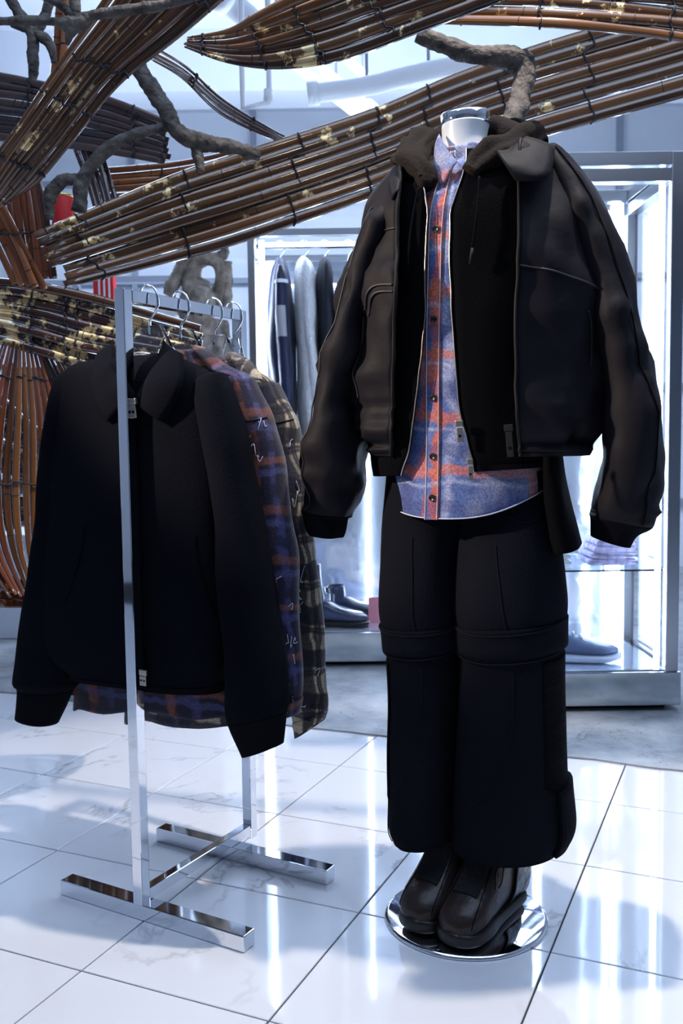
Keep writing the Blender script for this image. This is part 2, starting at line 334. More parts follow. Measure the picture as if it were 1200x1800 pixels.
MT = dict(
    tile=marble_tile(),
    grout=P('dark_tile_joint', (0.03, 0.03, 0.035), 0.8),
    concrete=concrete('rough_concrete', (0.15, 0.165, 0.19), (0.48, 0.50, 0.53), 4.0),
    white=P('white_paint', (0.78, 0.82, 0.88), 0.6, var=(1.5, 0.05)),
    ceil=P('white_ceiling_paint', (0.74, 0.79, 0.87), 0.7, var=(1.2, 0.08)),
    frontwall=P('grey_front_wall', (0.22, 0.24, 0.28), 0.6, var=(2, 0.1)),
    panel=P('pale_wall_panel', (0.76, 0.82, 0.90), 0.25, var=(0.8, 0.12)),
    pipe=P('white_painted_pipe', (0.82, 0.85, 0.90), 0.45, bump=(12, 0.2)),
    greybar=P('grey_mullion', (0.30, 0.34, 0.42), 0.4),
    chrome=P('polished_chrome', (0.78, 0.80, 0.84), 0.045, 1.0),
    steel=P('mirror_steel', (0.50, 0.54, 0.57), 0.10, 1.0, var=(6, 0.12)),
    brushed=P('brushed_steel', (0.42, 0.45, 0.50), 0.28, 1.0),
    glass=P('clear_glass', (1, 1, 1), 0.0, trans=1.0, ior=1.08, spec=0.5),
    film=P('crinkled_clear_film', (1, 1, 1), 0.0, trans=1.0, ior=1.22),
    acrylic=P('clear_acrylic', (0.96, 0.98, 1.0), 0.03, trans=1.0, ior=1.49),
    shelf=P('shelf_glass', (0.80, 0.95, 0.97), 0.02, trans=1.0, ior=1.2),
    led=P('led_tube', (1, 1, 1), 0.4, emit=(0.66, 0.80, 1.0), es=20.0),
    casemirror=P('rippled_mirror_lining', (0.72, 0.80, 0.95), 0.10, 0.75, bump=(7, 0.25, 3)),
    casewhite=P('white_case_lining', (0.80, 0.86, 0.95), 0.18, var=(3, 0.08)),
    bamboo=bamboo('lacquered_bamboo', (0.030, 0.013, 0.007), (0.17, 0.070, 0.024)),
    bamboo_gold=bamboo('lacquered_bamboo_gold_flecks', (0.028, 0.013, 0.007), (0.16, 0.070, 0.024), 0.55),
    bamboo_leaf=bamboo('lacquered_bamboo_gold_leaf', (0.022, 0.010, 0.010), (0.075, 0.030, 0.020), 0.84),
    bamboo_purple=bamboo('dark_glossy_bamboo', (0.018, 0.010, 0.012), (0.075, 0.04, 0.035), 0.0, 0.2),
    bamboo_copper=bamboo('copper_bamboo', (0.12, 0.035, 0.012), (0.33, 0.12, 0.045), 0.0, 0.2),
    bamboo_red=bamboo('red_brown_bamboo', (0.03, 0.010, 0.007), (0.17, 0.048, 0.018), 0.25, 0.2),
    cord=P('black_binding_cord', (0.012, 0.013, 0.02), 0.6),
    bark=P('grey_driftwood', (0.075, 0.066, 0.060), 0.75, bump=(60, 1.0, 8), var=(34, 0.75)),
    palewood=P('pale_driftwood', (0.26, 0.22, 0.18), 0.7, bump=(40, 1.0, 8), var=(20, 0.7)),
    red=P('red_fabric', (0.55, 0.015, 0.02), 0.6),
    gold=P('gold_rim', (0.75, 0.5, 0.18), 0.3, 0.8),
    black_wool=P('black_wool', (0.0030, 0.0038, 0.0072), 0.95, spec=0.06, sheen=0.0, bump=(320, 0.25, 2)),
    black_jersey=P('black_jersey', (0.0022, 0.0024, 0.0035), 0.95, spec=0.05, sheen=0.0, bump=(350, 0.2, 2)),
    hood=P('brownish_black_jersey', (0.013, 0.0105, 0.0095), 0.9, spec=0.12, sheen=0.0, bump=(200, 0.25, 3)),  # lighter and browner than the jersey of the hoodie body
    satin=P('dark_brown_satin', (0.0090, 0.0084, 0.0120), 0.62, spec=0.12, bump=(40, 0.12, 3)),
    rib=P('black_rib_knit', (0.004, 0.004, 0.006), 0.95, spec=0.06),
    seam=P('brown_seam_piping', (0.03, 0.026, 0.028), 0.5),
    twill=P('navy_black_twill', (0.0040, 0.0050, 0.0090), 0.9, spec=0.08, bump=(260, 0.2, 2)),
    twill_seam=P('dark_twill_seam', (0.007, 0.0085, 0.014), 0.9, spec=0.1),
    zip=P('silver_zip', (0.55, 0.52, 0.46), 0.3, 1.0),
    zipdark=P('dark_zip', (0.010, 0.010, 0.012), 0.6, spec=0.2),
    button=P('black_button', (0.01, 0.01, 0.012), 0.3),
    mann=P('white_mannequin', (0.80, 0.84, 0.88), 0.35),
    leather=P('brown_leather', (0.024, 0.0155, 0.0145), 0.36, spec=0.35, coat=0.1, bump=(90, 0.12, 3)),
    gore=P('black_elastic', (0.007, 0.008, 0.012), 0.9, bump=(160, 0.3)),
    rubber=P('dark_rubber_sole', (0.013, 0.0095, 0.010), 0.38),
    shell=P('dark_glossy_heel', (0.008, 0.010, 0.020), 0.28, coat=0.25, bump=(60, 0.7, 3)),
    thread=P('brown_thread', (0.16, 0.13, 0.12), 0.6),
    navy=P('navy_nylon', (0.008, 0.014, 0.055), 0.4, sheen=0.1, bump=(8, 0.3)),
    fur=P('white_fleece', (0.82, 0.85, 0.90), 0.95, bump=(120, 1.0, 5)),
    ink=P('ink_blue_cloth', (0.010, 0.012, 0.025), 0.7, bump=(30, 0.3)),
    patchgrey=P('grey_sleeve_patch', (0.35, 0.36, 0.40), 0.6),
    sneaker=P('blue_grey_mesh', (0.10, 0.14, 0.26), 0.5, bump=(80, 0.4)),
    sneaker_sole=P('pale_sole', (0.45, 0.52, 0.66), 0.35),
    bootblue=P('dark_blue_rubber', (0.03, 0.045, 0.10), 0.22, coat=0.4),
    lilac=P('lilac_print_cloth', (0.42, 0.40, 0.62), 0.8, var=(38, 0.45)),
    pink=P('pink_card', (0.8, 0.30, 0.36), 0.6),
    denim_hem=P('frayed_pale_thread', (0.60, 0.62, 0.72), 0.9),
    edge=P('black_trim', (0.003, 0.003, 0.004), 0.9, spec=0.05),
)
# ribbed twill: real waves in the bump
def ribbed():
    m = P('ribbed_twill_mesh', (0.0034, 0.0042, 0.0075), 0.85, spec=0.06)
    nd, lk = nodes(m); tc = nd.new('ShaderNodeUVMap')
    wv = nd.new('ShaderNodeTexWave'); wv.inputs['Scale'].default_value = 75; wv.inputs['Distortion'].default_value = 1.2; wv.bands_direction = 'Y'; lk.new(tc.outputs[0], wv.inputs[0])
    bp = nd.new('ShaderNodeBump'); bp.inputs['Strength'].default_value = 1.0; bp.inputs['Distance'].default_value = 0.006
    lk.new(wv.outputs['Fac'], bp.inputs['Height']); lk.new(bp.outputs[0], nd['Principled BSDF'].inputs['Normal'])
    return m
MT['ribbed'] = ribbed()
MT['plaid_denim'] = plaid('faded_blue_orange_plaid', (0.085, 0.14, 0.36),
    [(0.5, 0.055, (0.58, 0.13, 0.06), 0.85), (0.30, 0.012, (0.40, 0.45, 0.66), 0.6), (0.80, 0.08, (0.05, 0.06, 0.20), 0.6)],
    [(0.45, 0.05, (0.58, 0.15, 0.07), 0.65), (0.25, 0.012, (0.40, 0.45, 0.66), 0.5), (0.80, 0.10, (0.045, 0.06, 0.20), 0.5)],
    fade=(0.38, 0.40, 0.50, 0.9), fscale=7, per=(0.145, 0.11))
MT['plaid_purple'] = plaid('purple_orange_plaid', (0.014, 0.013, 0.034),
    [(0.5, 0.05, (0.30, 0.085, 0.035), 0.6), (0.2, 0.03, (0.07, 0.07, 0.20), 0.6), (0.8, 0.1, (0.012, 0.012, 0.03), 0.8)],
    [(0.5, 0.05, (0.26, 0.09, 0.05), 0.45), (0.25, 0.04, (0.08, 0.09, 0.24), 0.5), (0.85, 0.1, (0.012, 0.012, 0.03), 0.7)],
    fade=(0.012, 0.012, 0.026, 0.85), fscale=11, per=(0.11, 0.10))
MT['plaid_cream'] = plaid('cream_black_plaid', (0.46, 0.40, 0.30),
    [(0.5, 0.15, (0.014, 0.014, 0.026), 0.9), (0.12, 0.015, (0.02, 0.02, 0.03), 0.9), (0.20, 0.015, (0.02, 0.02, 0.03), 0.9)],
    [(0.5, 0.19, (0.014, 0.014, 0.028), 0.9), (0.12, 0.015, (0.02, 0.02, 0.03), 0.9), (0.20, 0.015, (0.02, 0.02, 0.03), 0.9)],
    fade=(0.10, 0.11, 0.22, 0.25), fscale=9, per=(0.085, 0.095))

# ================================================================== THE SETTING
def grid(i, j):
    c, s = math.cos(GTH), math.sin(GTH)
    return V(((c * i - s * j) * T + GX, (s * i + c * j) * T + GY, 0))
floor = abox('floor', (-6.5, -2.5, -0.06), (6.5, 7.6, -0.004), MT['grout']); tag(floor, kind='structure')
# tiles: one shared mesh, each tile its own child
tm = bpy.data.meshes.new('tile'); bm = bmesh.new()
bmesh.ops.create_cube(bm, size=1.0)
for v_ in bm.verts: v_.co = V((v_.co.x * (T - 0.0035), v_.co.y * (T - 0.0035), v_.co.z * 0.012 - 0.006))
bmesh.ops.bevel(bm, geom=[e for e in bm.edges if all(v_.co.z > -0.001 for v_ in e.verts)], offset=0.0012, segments=1, affect='EDGES')
bm.to_mesh(tm); bm.free(); tm.materials.append(MT['tile'])
fb = base_of(floor)
for i in range(-8, 10):
    for j in range(-8, 4):
        c = grid(i + 0.5, j + 0.5)
        if abs(c.x) > 4.2 or c.y < -1.6: continue
        o = bpy.data.objects.new('tile', tm); COL.objects.link(o); o.parent = floor
        o.location = c - fb; o.rotation_euler = (0, 0, GTH)
# concrete floor beyond the tiles with a broken front edge
A, B = fl(0, 1218), fl(1200, 1357)
dirv = (B - A).normalized(); nrm = V((-dirv.y, dirv.x, 0))
vs_, fs = [], []
N = 160
for k in range(N + 1):
    s = -3.2 + 7.6 * k / N
    p = A + dirv * s + nrm * (0.018 * noise.noise(V((s * 5, 0, 0))) + 0.008 * noise.noise(V((s * 31, 3, 0))))
    vs_ += [p + V((0, 0, -0.02)), p + V((0, 0, 0.006)), p + nrm * 0.03 + V((0, 0, 0.008)), p + nrm * 6.5 + V((0, 0, 0.008))]
for k in range(N):
    for q in range(3): fs.append((k * 4 + q, (k + 1) * 4 + q, (k + 1) * 4 + q + 1, k * 4 + q + 1))
tag(mk('floor_concrete', vs_, fs, MT['concrete'], smooth=False), kind='structure')
HC = 3.35
tag(abox('ceiling', (-5.2, -2.5, HC), (5.2, 7.5, HC + 0.1), MT['ceil']), kind='structure')
wb = tag(abox('wall_back', (-5.2, 7.0, 0), (5.2, 7.15, HC), MT['panel']), kind='structure')
tag(abox('wall_left', (-5.2, -2.5, 0), (-5.05, 7.0, HC), MT['white']), kind='structure')
tag(abox('wall_right', (5.05, -2.5, 0), (5.2, 7.0, HC), MT['white']), kind='structure')
tag(abox('wall_front', (-5.05, -2.5, 0), (5.05, -2.35, HC), MT['frontwall']), kind='structure')
for k in range(12):
    x = -5.0 + k * 0.88
    abox('mullion', (x - 0.02, 6.95, 0.0), (x + 0.02, 7.0, HC), MT['greybar'], wb)
for z in (0.5, 1.35, 2.15, 2.85):
    abox('mullion', (-5.0, 6.955, z - 0.02), (5.0, 7.0, z + 0.02), MT['greybar'], wb)
for n, (y0, y1, z0) in enumerate(((3.5, 3.75, HC - 0.3), (5.6, 5.9, HC - 0.35))):
    tag(abox('trim_%d' % (n + 1), (-5.0, y0, z0), (5.0, y1, HC), MT['ceil']), kind='structure')
def pipe_thing(label, pts, r, mat=None, n=12):
    t = thing('ceiling_pipe', label, 'pipe', pts[0])
    tube('pipe_run', pts, r, mat or MT['pipe'], t, n=n)
    for p, q in ((pts[0], pts[1]), (pts[-1], pts[-2])):
        d = (q - p).normalized()
        tube('pipe_collar', [p, p + d * 0.05], r * 1.25, MT['pipe'], t, n=n)
    for f in (0.35, 0.75):
        c = pts[0].lerp(pts[-1], f) if len(pts) == 2 else crom(pts, f)
        tube('hanger_rod', [c, V((c.x, c.y, HC + 0.01))], 0.008, MT['greybar'], t, n=6)
    return t
pipe_thing('thick white pipe slanting down under the ceiling behind the bamboo', [at(385, -10, 4.3), at(650, 205, 4.9)], 0.055)
pipe_thing('cloth-wrapped white pipe crossing below the ceiling behind the long bamboo band', smooth_path([at(540, 165, 4.2), at(640, 152, 4.2), at(720, 132, 4.2), at(850, 105, 4.2)], 10), 0.042)
pipe_thing('thin white pipe beside the thick slanting ceiling pipe', [at(560, 60, 4.6), at(660, 150, 5.0)], 0.022)
t = thing('lamp_bracket', 'white U-shaped pipe bracket hanging below the upper bamboo band', 'bracket', at(425, 100, 3.6))
tube('bracket_pipe', [V((at(425, 20, 3.6).x, 3.6, HC)), at(425, 120, 3.6), at(427, 190, 3.6), at(473, 180, 3.6), at(473, 165, 3.6), V((at(471, 10, 3.6).x, 3.6, HC))], 0.011, MT['pipe'], t)
lathe('bracket_knob', [(0.004, -0.03), (0.018, -0.02), (0.018, 0.02), (0.004, 0.03)], at(471, 168, 3.6), MT['pipe'], t, n=12)

# ================================================================== DISPLAY CABINETS
def cabinet(label, x0, x1, y0, y1, ztop, zpl, post=0.03, rails=(), ledx=(), films=()):
    t = thing('display_cabinet', label, 'cabinet', (x0, y0, 0.008))
    abox('plinth', (x0 - 0.01, y0 - 0.005, 0.03), (x1 + 0.01, y1, zpl), MT['steel'], t, bevel=0.004)
    abox('plinth_foot', (x0 + 0.03, y0 + 0.05, 0.006), (x1 - 0.03, y1 - 0.04, 0.03), MT['edge'], t)
    for x in (x0, x1 - post):
        for y in (y0, y1 - post):
            abox('post', (x, y, zpl), (x + post, y + post, ztop), MT['brushed'], t, bevel=0.003)
    for z in rails:
        for y in (y0, y1 - post):
            abox('rail', (x0 + post, y, z - post), (x1 - post, y + post, z), MT['brushed'], t, bevel=0.002)
        for x in (x0, x1 - post):
            abox('rail', (x, y0 + post, z - post), (x + post, y1 - post, z), MT['brushed'], t, bevel=0.002)
    abox('back_panel', (x0 + post, y1 - 0.02, zpl), (x1 - post, y1 - 0.005, ztop - post), MT['casemirror'], t)
    abox('case_floor', (x0 + post, y0 + 0.012, zpl), (x1 - post, y1 - 0.02, zpl + 0.006), MT['casemirror'], t)
    abox('glass_pane', (x0 + post, y0 + 0.004, zpl + 0.007), (x1 - post, y0 + 0.010, ztop - post), MT['glass'], t)
    for x in (x0 + 0.008, x1 - 0.014):
        abox('glass_pane', (x, y0 + post, zpl + 0.007), (x + 0.006, y1 - post, ztop - post), MT['glass'], t)
    for n_, (fx0, fx1, fy) in enumerate(films):
        vs_, fs = [], []; nx, nz = 26, 40
        for i in range(nz + 1):
            for j in range(nx + 1):
                x = fx0 + (fx1 - fx0) * j / nx; z = zpl + 0.03 + (ztop - 0.12 - zpl) * i / nz
                q = V((x * 14, n_ * 5.0, z * 3.2))
                vs_.append(V((x, fy + 0.022 * noise.noise(q) + 0.010 * noise.noise(q * 2.7), z)))
        for i in range(nz):
            for j in range(nx): fs.append((i * (nx + 1) + j, i * (nx + 1) + j + 1, (i + 1) * (nx + 1) + j + 1, (i + 1) * (nx + 1) + j))
        mk('clear_film', vs_, fs, MT['film'], t, solid=0.0015)
    tube('led_tube', [V((x0 + post + 0.02, y0 + 0.035, ztop - post - 0.03)), V((x1 - post - 0.02, y0 + 0.035, ztop - post - 0.03))], 0.008, MT['led'], t, n=10)  # header tube added to light the case contents from the front
    for (lx, ly, r) in ledx:
        tube('led_tube', [V((lx, ly, zpl + 0.012)), V((lx, ly, ztop - post - 0.01))], r, MT['led'], t, n=10)
    return t
YR = 3.30
ztR = at(1190, 265, YR).z; zpR = fl(1190, 1250).y * 0 + at(1190, 1180, YR).z
xR1 = at(1197, 800, YR).x
cabR = cabinet('tall glass display cabinet holding sneakers behind the mannequin', 0.36, xR1, YR, YR + 0.55, ztR, zpR, 0.045,
               rails=(ztR, ztR - 0.055), ledx=((xR1 - 0.065, YR + 0.04, 0.010), (xR1 - 0.085, YR + 0.50, 0.022), (0.42, YR + 0.04, 0.010), (0.43, YR + 0.50, 0.022), (0.80, YR + 0.515, 0.014)), films=((0.62, xR1 - 0.10, YR + 0.46),))
zs = at(1080, 1003, YR).z
abox('glass_shelf', (0.41, YR + 0.02, zs - 0.006), (xR1 - 0.05, YR + 0.48, zs), MT['shelf'], cabR)
YM = 4.02
xM0, xM1 = at(442, 800, YM).x, at(690, 1100, YM).x + 0.25
ztM = at(600, 400, YM).z; zpM = at(600, 1112, YM).z
cabM = cabinet('glass display cabinet with hanging jackets and boots behind the clothes rack', xM0, xM1, YM, YM + 0.6, ztM, zpM, 0.03,
               rails=(ztM,), ledx=((xM0 + 0.055, YM + 0.05, 0.012), (xM0 + 0.06, YM + 0.55, 0.02), (xM1 - 0.06, YM + 0.55, 0.02), (0.13, YM + 0.56, 0.010)), films=((-0.30, 0.30, YM + 0.50),))
zbar = at(600, 432, YM + 0.2).z
tube('hanging_rail', [V((xM0 + 0.02, YM + 0.2, zbar)), V((xM1 - 0.02, YM + 0.2, zbar))], 0.011, MT['brushed'], cabM, n=10)

def side_garment(name, label, u0, v0, u1, v1, y, mat, w_, dep, seed, group=None, cat='jacket', extra=None, flare=1.25):
    """garment hanging side-on from the cabinet rail: shoulders at (u0,v0), hem at (u1,v1)"""
    top = at(u0, v0, y); bot = at(u1, v1, y)
    t = thing(name, label, cat, bot, group)
    rr = []
    for f, k in ((0.0, 0.30), (0.03, 0.62), (0.10, 0.85), (0.25, 1.0), (0.5, 1.02), (0.8, 1.12), (1.0, flare)):
        c = top.lerp(bot, f)
        rr.append((c, V((w_ * k, 0, 0)), V((0, -dep * (0.45 + 0.55 * k), 0))))
    L = Loft(rr, 2.2, 0.012, (14, 5, 3), seed)
    L.sheet('body', mat, t, nt=36, na=28, cap=(True, True))
    rr = []
    for f, k in ((0.0, 0.3), (0.08, 0.8), (0.3, 0.9), (0.6, 0.8), (0.85, 0.7), (0.9, 0.6)):
        c = top.lerp(bot, 0.03 + f * 0.9) + V((w_ * (0.2 + 0.45 * f), -dep * 0.9, 0))
        rr.append((c, V((w_ * 0.55 * k, 0, 0)), V((0, -0.06 * k, 0))))
    S = Loft(rr, 2.1, 0.010, (16, 8, 5), seed + 4)
    S.sheet('sleeve', mat, t, nt=30, na=20, cap=(True, True))
    hk = [top + V((0, 0, -0.02)), V((top.x, y, zbar - 0.05)), V((top.x + 0.02, y, zbar - 0.02)), V((top.x + 0.018, y, zbar + 0.014)), V((top.x - 0.004, y, zbar + 0.024)), V((top.x - 0.022, y, zbar + 0.006))]
    tube('hook', smooth_path(hk, 18), 0.003, MT['chrome'], t, n=6)
    if extra: extra(t, S)
    return t
def navy_extra(t, S):
    S.sheet('sleeve_stripe', MT['casewhite'], t, 0.16, 0.18, 20, 160, 2, 12, 0.004)
    S.sheet('sleeve_patch', MT['patchgrey'], t, 0.27, 0.36, 60, 130, 8, 10, 0.004)
side_garment('hanging_jacket', 'navy jacket with a grey sleeve patch inside the display cabinet', 492, 462, 502, 1000, YM + 0.2, MT['navy'], 0.064, 0.2, 1.0, extra=navy_extra)
side_garment('fleece_coat', 'fluffy white fleece coat inside the display cabinet', 534, 458, 552, 800, YM + 0.2, MT['fur'], 0.052, 0.19, 2.0, cat='coat', flare=0.6)
side_garment('hanging_jacket', 'black jacket hanging beside the white fleece coat', 570, 460, 580, 830, YM + 0.2, MT['ink'], 0.040, 0.2, 3.0)
side_garment('hanging_jacket', 'dark jacket hanging last on the cabinet rail behind the bomber sleeve', 612, 468, 612, 820, YM + 0.2, MT['ink'], 0.040, 0.2, 4.0)

def shoe_loft(base, fwd, secs, e=2.4, wr=0.0, seed=0):
    """secs: (along, half width, z bottom, z top, side shift)"""
    fwd = V(fwd).normalized(); side = V((fwd.y, -fwd.x, 0))
    rr = []
    for a, hw, z0, z1, sh in secs:
        rr.append((base + fwd * a + side * sh + V((0, 0, (z0 + z1) / 2)), side * hw, V((0, 0, (z1 - z0) / 2))))
    return Loft(rr, e, wr, (30, 30, 30), seed)
def sneaker(label, base, fwd, s=1.0, group=None):
    t = thing('sneaker', label, 'sneaker', base, group)
    Q = [(a * s, b * s, c * s, d * s, 0) for a, b, c, d in ((0, 0.012, 0.03, 0.085), (0.012, 0.032, 0.022, 0.10), (0.07, 0.036, 0.022, 0.105), (0.12, 0.038, 0.022, 0.10), (0.17, 0.044, 0.022, 0.078), (0.23, 0.046, 0.022, 0.058), (0.27, 0.038, 0.024, 0.052), (0.292, 0.014, 0.030, 0.042))]
    shoe_loft(base, fwd, Q, 2.3, 0.003).sheet('upper', MT['sneaker'], t, nt=40, na=28, cap=(True, True))
    Q = [(a * s, b * s, c * s, d * s, 0) for a, b, c, d in ((-0.006, 0.012, 0.006, 0.03), (0.01, 0.036, 0.0, 0.036), (0.08, 0.038, 0.002, 0.034), (0.15, 0.044, 0.0, 0.028), (0.23, 0.050, 0.0, 0.026), (0.28, 0.040, 0.006, 0.028), (0.302, 0.012, 0.014, 0.028))]
    shoe_loft(base, fwd, Q, 3.2).sheet('sole', MT['sneaker_sole'], t, nt=36, na=28, cap=(True, True))
    fw = V(fwd).normalized(); sd = V((fw.y, -fw.x, 0))
    lathe('collar_opening', [(0.020 * s, 0.0), (0.032 * s, 0.004), (0.032 * s, 0.012), (0.022 * s, 0.014)], base + fw * 0.06 * s + V((0, 0, 0.094 * s)), MT['ink'], t, n=18)
    for k in range(4):
        c = base + fw * (0.115 + 0.022 * k) * s + V((0, 0, (0.104 - 0.008 * k) * s))
        tube('lace', [c - sd * 0.022 * s - V((0, 0, .006)), c + V((0, 0, 0.002)), c + sd * 0.022 * s - V((0, 0, .006))], 0.003 * s, MT['casewhite'], t, n=6)
    return t
zf = zpR + 0.007
sneaker('blue-grey chunky sneaker on the floor of the tall glass cabinet', V((0.66, YR + 0.17, zf)), (1, -0.10, 0), 1.22)
# folded printed cloth on the glass shelf
def folded(label, x0, x1, y0, z0, mat, n=3):
    t = thing('folded_scarf', label, 'scarf', (x0, y0, z0))
    for k in range(n):
        c = V(((x0 + x1) / 2 + 0.004 * k, y0 + 0.09, z0 + 0.012 + 0.024 * k)); h = (x1 - x0) / 2 - 0.006 * k
        L = Loft([(c + V((0, -0.09, 0)), V((h, 0, 0)), V((0, 0, 0.006))), (c + V((0, -0.08, 0)), V((h, 0, 0)), V((0, 0, 0.012))), (c + V((0, 0.08, 0)), V((h, 0, 0)), V((0, 0, 0.012))), (c + V((0, 0.09, 0)), V((h, 0, 0)), V((0, 0, 0.006)))], 5, 0.003, (20, 20, 20), k)
        L.sheet('fold', mat, t, nt=12, na=24, cap=(True, True))
    return t
folded('folded lilac patterned cloth on the glass shelf', 0.90, 1.08, YR + 0.12, zs + 0.001, MT['lilac'], 4)
folded('folded pale cloth on the glass shelf beside the mannequin trousers', 0.70, 0.84, YR + 0.12, zs + 0.001, MT['casewhite'], 3)
def boot(label, base, fwd, hgt, s=1.0):
    t = thing('rubber_boot', label, 'boot', base, 'boots in the rear cabinet')
    fw = V(fwd).normalized(); sd = V((fw.y, -fw.x, 0))
    rr = []
    for z, r, sh in ((0.03, 0.045, 0.05), (0.10, 0.045, 0.045), (0.18, 0.043, 0.035), (hgt * 0.8, 0.047, 0.025), (hgt, 0.05, 0.02)):
        rr.append((base + fw * sh * s + V((0, 0, z * s)), fw * r * s, sd * r * 0.8 * s))
    Loft(rr, 2.4, 0.003).sheet('shaft', MT['bootblue'], t, nt=24, na=24, cap=(True, True))
    Q = [(a * s, b * s, c * s, d * s, 0) for a, b, c, d in ((0, 0.015, 0.03, 0.09), (0.015, 0.036, 0.02, 0.11), (0.09, 0.042, 0.02, 0.12), (0.15, 0.046, 0.02, 0.095), (0.22, 0.048, 0.02, 0.075), (0.27, 0.036, 0.022, 0.062), (0.29, 0.012, 0.03, 0.05))]
    shoe_loft(base, fwd, Q).sheet('foot', MT['bootblue'], t, nt=30, na=24, cap=(True, True))
    Q = [(a * s, b * s, c * s, d * s, 0) for a, b, c, d in ((-0.004, 0.014, 0.0, 0.03), (0.012, 0.04, 0.0, 0.03), (0.10, 0.042, 0.0, 0.028), (0.22, 0.052, 0.0, 0.028), (0.28, 0.04, 0.004, 0.028), (0.3, 0.014, 0.01, 0.026))]
    shoe_loft(base, fwd, Q, 3.4).sheet('sole', MT['rubber'], t, nt=24, na=24, cap=(True, True))
boot('tall dark blue rubber boot on the floor of the rear glass cabinet', V((-0.16, YM + 0.16, zpM + 0.007)), (1, -0.25, 0), 0.29, 0.95)
boot('low dark blue boot behind the tall one in the rear glass cabinet', V((-0.06, YM + 0.32, zpM + 0.007)), (1, -0.2, 0), 0.17, 0.85)
c = V((at(655, 1080, YM + 0.2).x, YM + 0.2, zpM + 0.007))
t = thing('price_card', 'pink card standing on the floor of the rear glass cabinet', 'card', c)
box('card', c + V((0.01, 0, 0.055)), (0.03, 0, 0), (0, 0.002, 0), (0, 0.012, 0.055), MT['pink'], t)
box('card_stand', c + V((0.01, 0.02, 0.008)), (0.03, 0, 0), (0, 0.02, 0), (0, 0, 0.008), MT['acrylic'], t)

# ================================================================== BAMBOO SCULPTURE
def band(name, label, top, bot, n, mat, cords=(), seed=1, wfac=1.0, ext=0.03, nseg=22, group='lacquered bamboo bands of the sculpture', hfac=0.25, fray=0.005):
    """band of bamboo slats between two edges, each a list of (u, v, y)"""
    rnd = random.Random(seed)
    A = [at(*p) for p in top]; B = [at(*p) for p in bot]
    mid = (A[len(A) // 2] + B[len(B) // 2]) / 2
    t = thing(name, label, 'bamboo band', mid, group)
    prof = [(-1.0, -0.05), (-0.82, 0.55), (-0.35, 0.95), (0.35, 0.95), (0.82, 0.55), (1.0, -0.05)]
    def frame(f, s):
        q = crom(A, s); r = crom(B, s); c = q.lerp(r, f)
        q2 = crom(A, min(s + 0.01, 1)).lerp(crom(B, min(s + 0.01, 1)), f) - crom(A, max(s - 0.01, 0)).lerp(crom(B, max(s - 0.01, 0)), f)
        tg = q2.normalized(); wd = r - q; wd = wd - tg * wd.dot(tg); nn = tg.cross(wd).normalized()
        if nn.dot(CAM - c) < 0: nn = -nn
        return c, wd.normalized(), nn, (r - q).length / n * 0.5 * wfac * 1.06, tg
    for k in range(n):
        f0 = (k + 0.5) / n
        ph, am, off = rnd.random() * 9, rnd.random(), (rnd.random() - 0.5) * 2
        s0, s1 = rnd.random() * ext, 1 - rnd.random() * ext
        node_s = [rnd.random() for _ in range(3)]
        wk = 0.92 + 0.18 * rnd.random()
        vs_, fs, uv = [], [], []
        L = 0.0; last = None
        for i in range(nseg + 1):
            s = s0 + (s1 - s0) * i / nseg
            f = f0 + 0.16 / n * math.sin(s * 7 + ph) * am
            c, wd, nn, hw, tg = frame(f, s)
            c = c + nn * (off * fray + fray * math.sin(s * 5 + ph))
            if last is not None: L += (c - last).length
            last = c
            hw *= wk
            for x, y in prof:
                vs_.append(c + wd * (hw * x) + nn * (hw * hfac * y * 2)); uv.append((L + k * 3.1, hw * x))
        m_ = len(prof)
        for i in range(nseg):
            for j in range(m_):
                j2 = (j + 1) % m_
                fs.append((i * m_ + j, i * m_ + j2, (i + 1) * m_ + j2, (i + 1) * m_ + j))
        fs.append(tuple(range(m_))); fs.append(tuple(nseg * m_ + j for j in range(m_ - 1, -1, -1)))
        mm = mat[rnd.randrange(len(mat))] if isinstance(mat, list) else mat
        so = mk('slat', vs_, fs, mm, t, uv=uv)
        for sn in node_s[:2]:
            s = s0 + (s1 - s0) * sn
            c, wd, nn, hw, tg = frame(f0 + 0.16 / n * math.sin(s * 7 + ph) * am, s)
            c = c + nn * (off * fray + fray * math.sin(s * 5 + ph)); hw *= wk
            ring = [c + wd * (hw * x * 1.03) + nn * (hw * hfac * y * 2 + 0.0008) for x, y in prof]
            tube('bamboo_node', ring, 0.0009, MT['cord'], so, n=5)
    for s in cords:
        path = []
        for k in range(n):
            c, wd, nn, hw, tg = frame((k + 0.5) / n, s + 0.006 * math.sin(k * 2.1))
            path += [c - wd * hw * 0.95 + nn * 0.003, c - wd * hw * 0.4 + nn * (hw * hfac * 2 + 0.005), c + wd * hw * 0.4 + nn * (hw * hfac * 2 + 0.005)]
        c, wd, nn, hw, tg = frame((n - 0.5) / n, s); path.append(c + wd * hw + nn * 0.002)
        tube('binding_cord', path, 0.0028, MT['cord'], t, n=6)
    return t
BB, BG, BL = MT['bamboo'], MT['bamboo_gold'], MT['bamboo_leaf']
band('bamboo_band', 'long dark bamboo band flecked with gold sweeping behind the mannequin neck',
     [(35, 418, 2.45), (290, 312, 2.6), (440, 262, 2.65), (660, 190, 2.7), (800, 128, 2.7), (960, 70, 2.68), (1230, -12, 2.6), (1750, -190, 2.4)],
     [(105, 510, 2.45), (300, 462, 2.6), (430, 425, 2.65), (640, 352, 2.7), (800, 290, 2.7), (960, 240, 2.68), (1230, 165, 2.6), (1750, 20, 2.4)], 8, [BG, BG, BB], [c * 6 / 7 for c in (0.07, 0.20, 0.40, 0.505, 0.61, 0.76, 0.89)] + [0.94], 3, nseg=40)
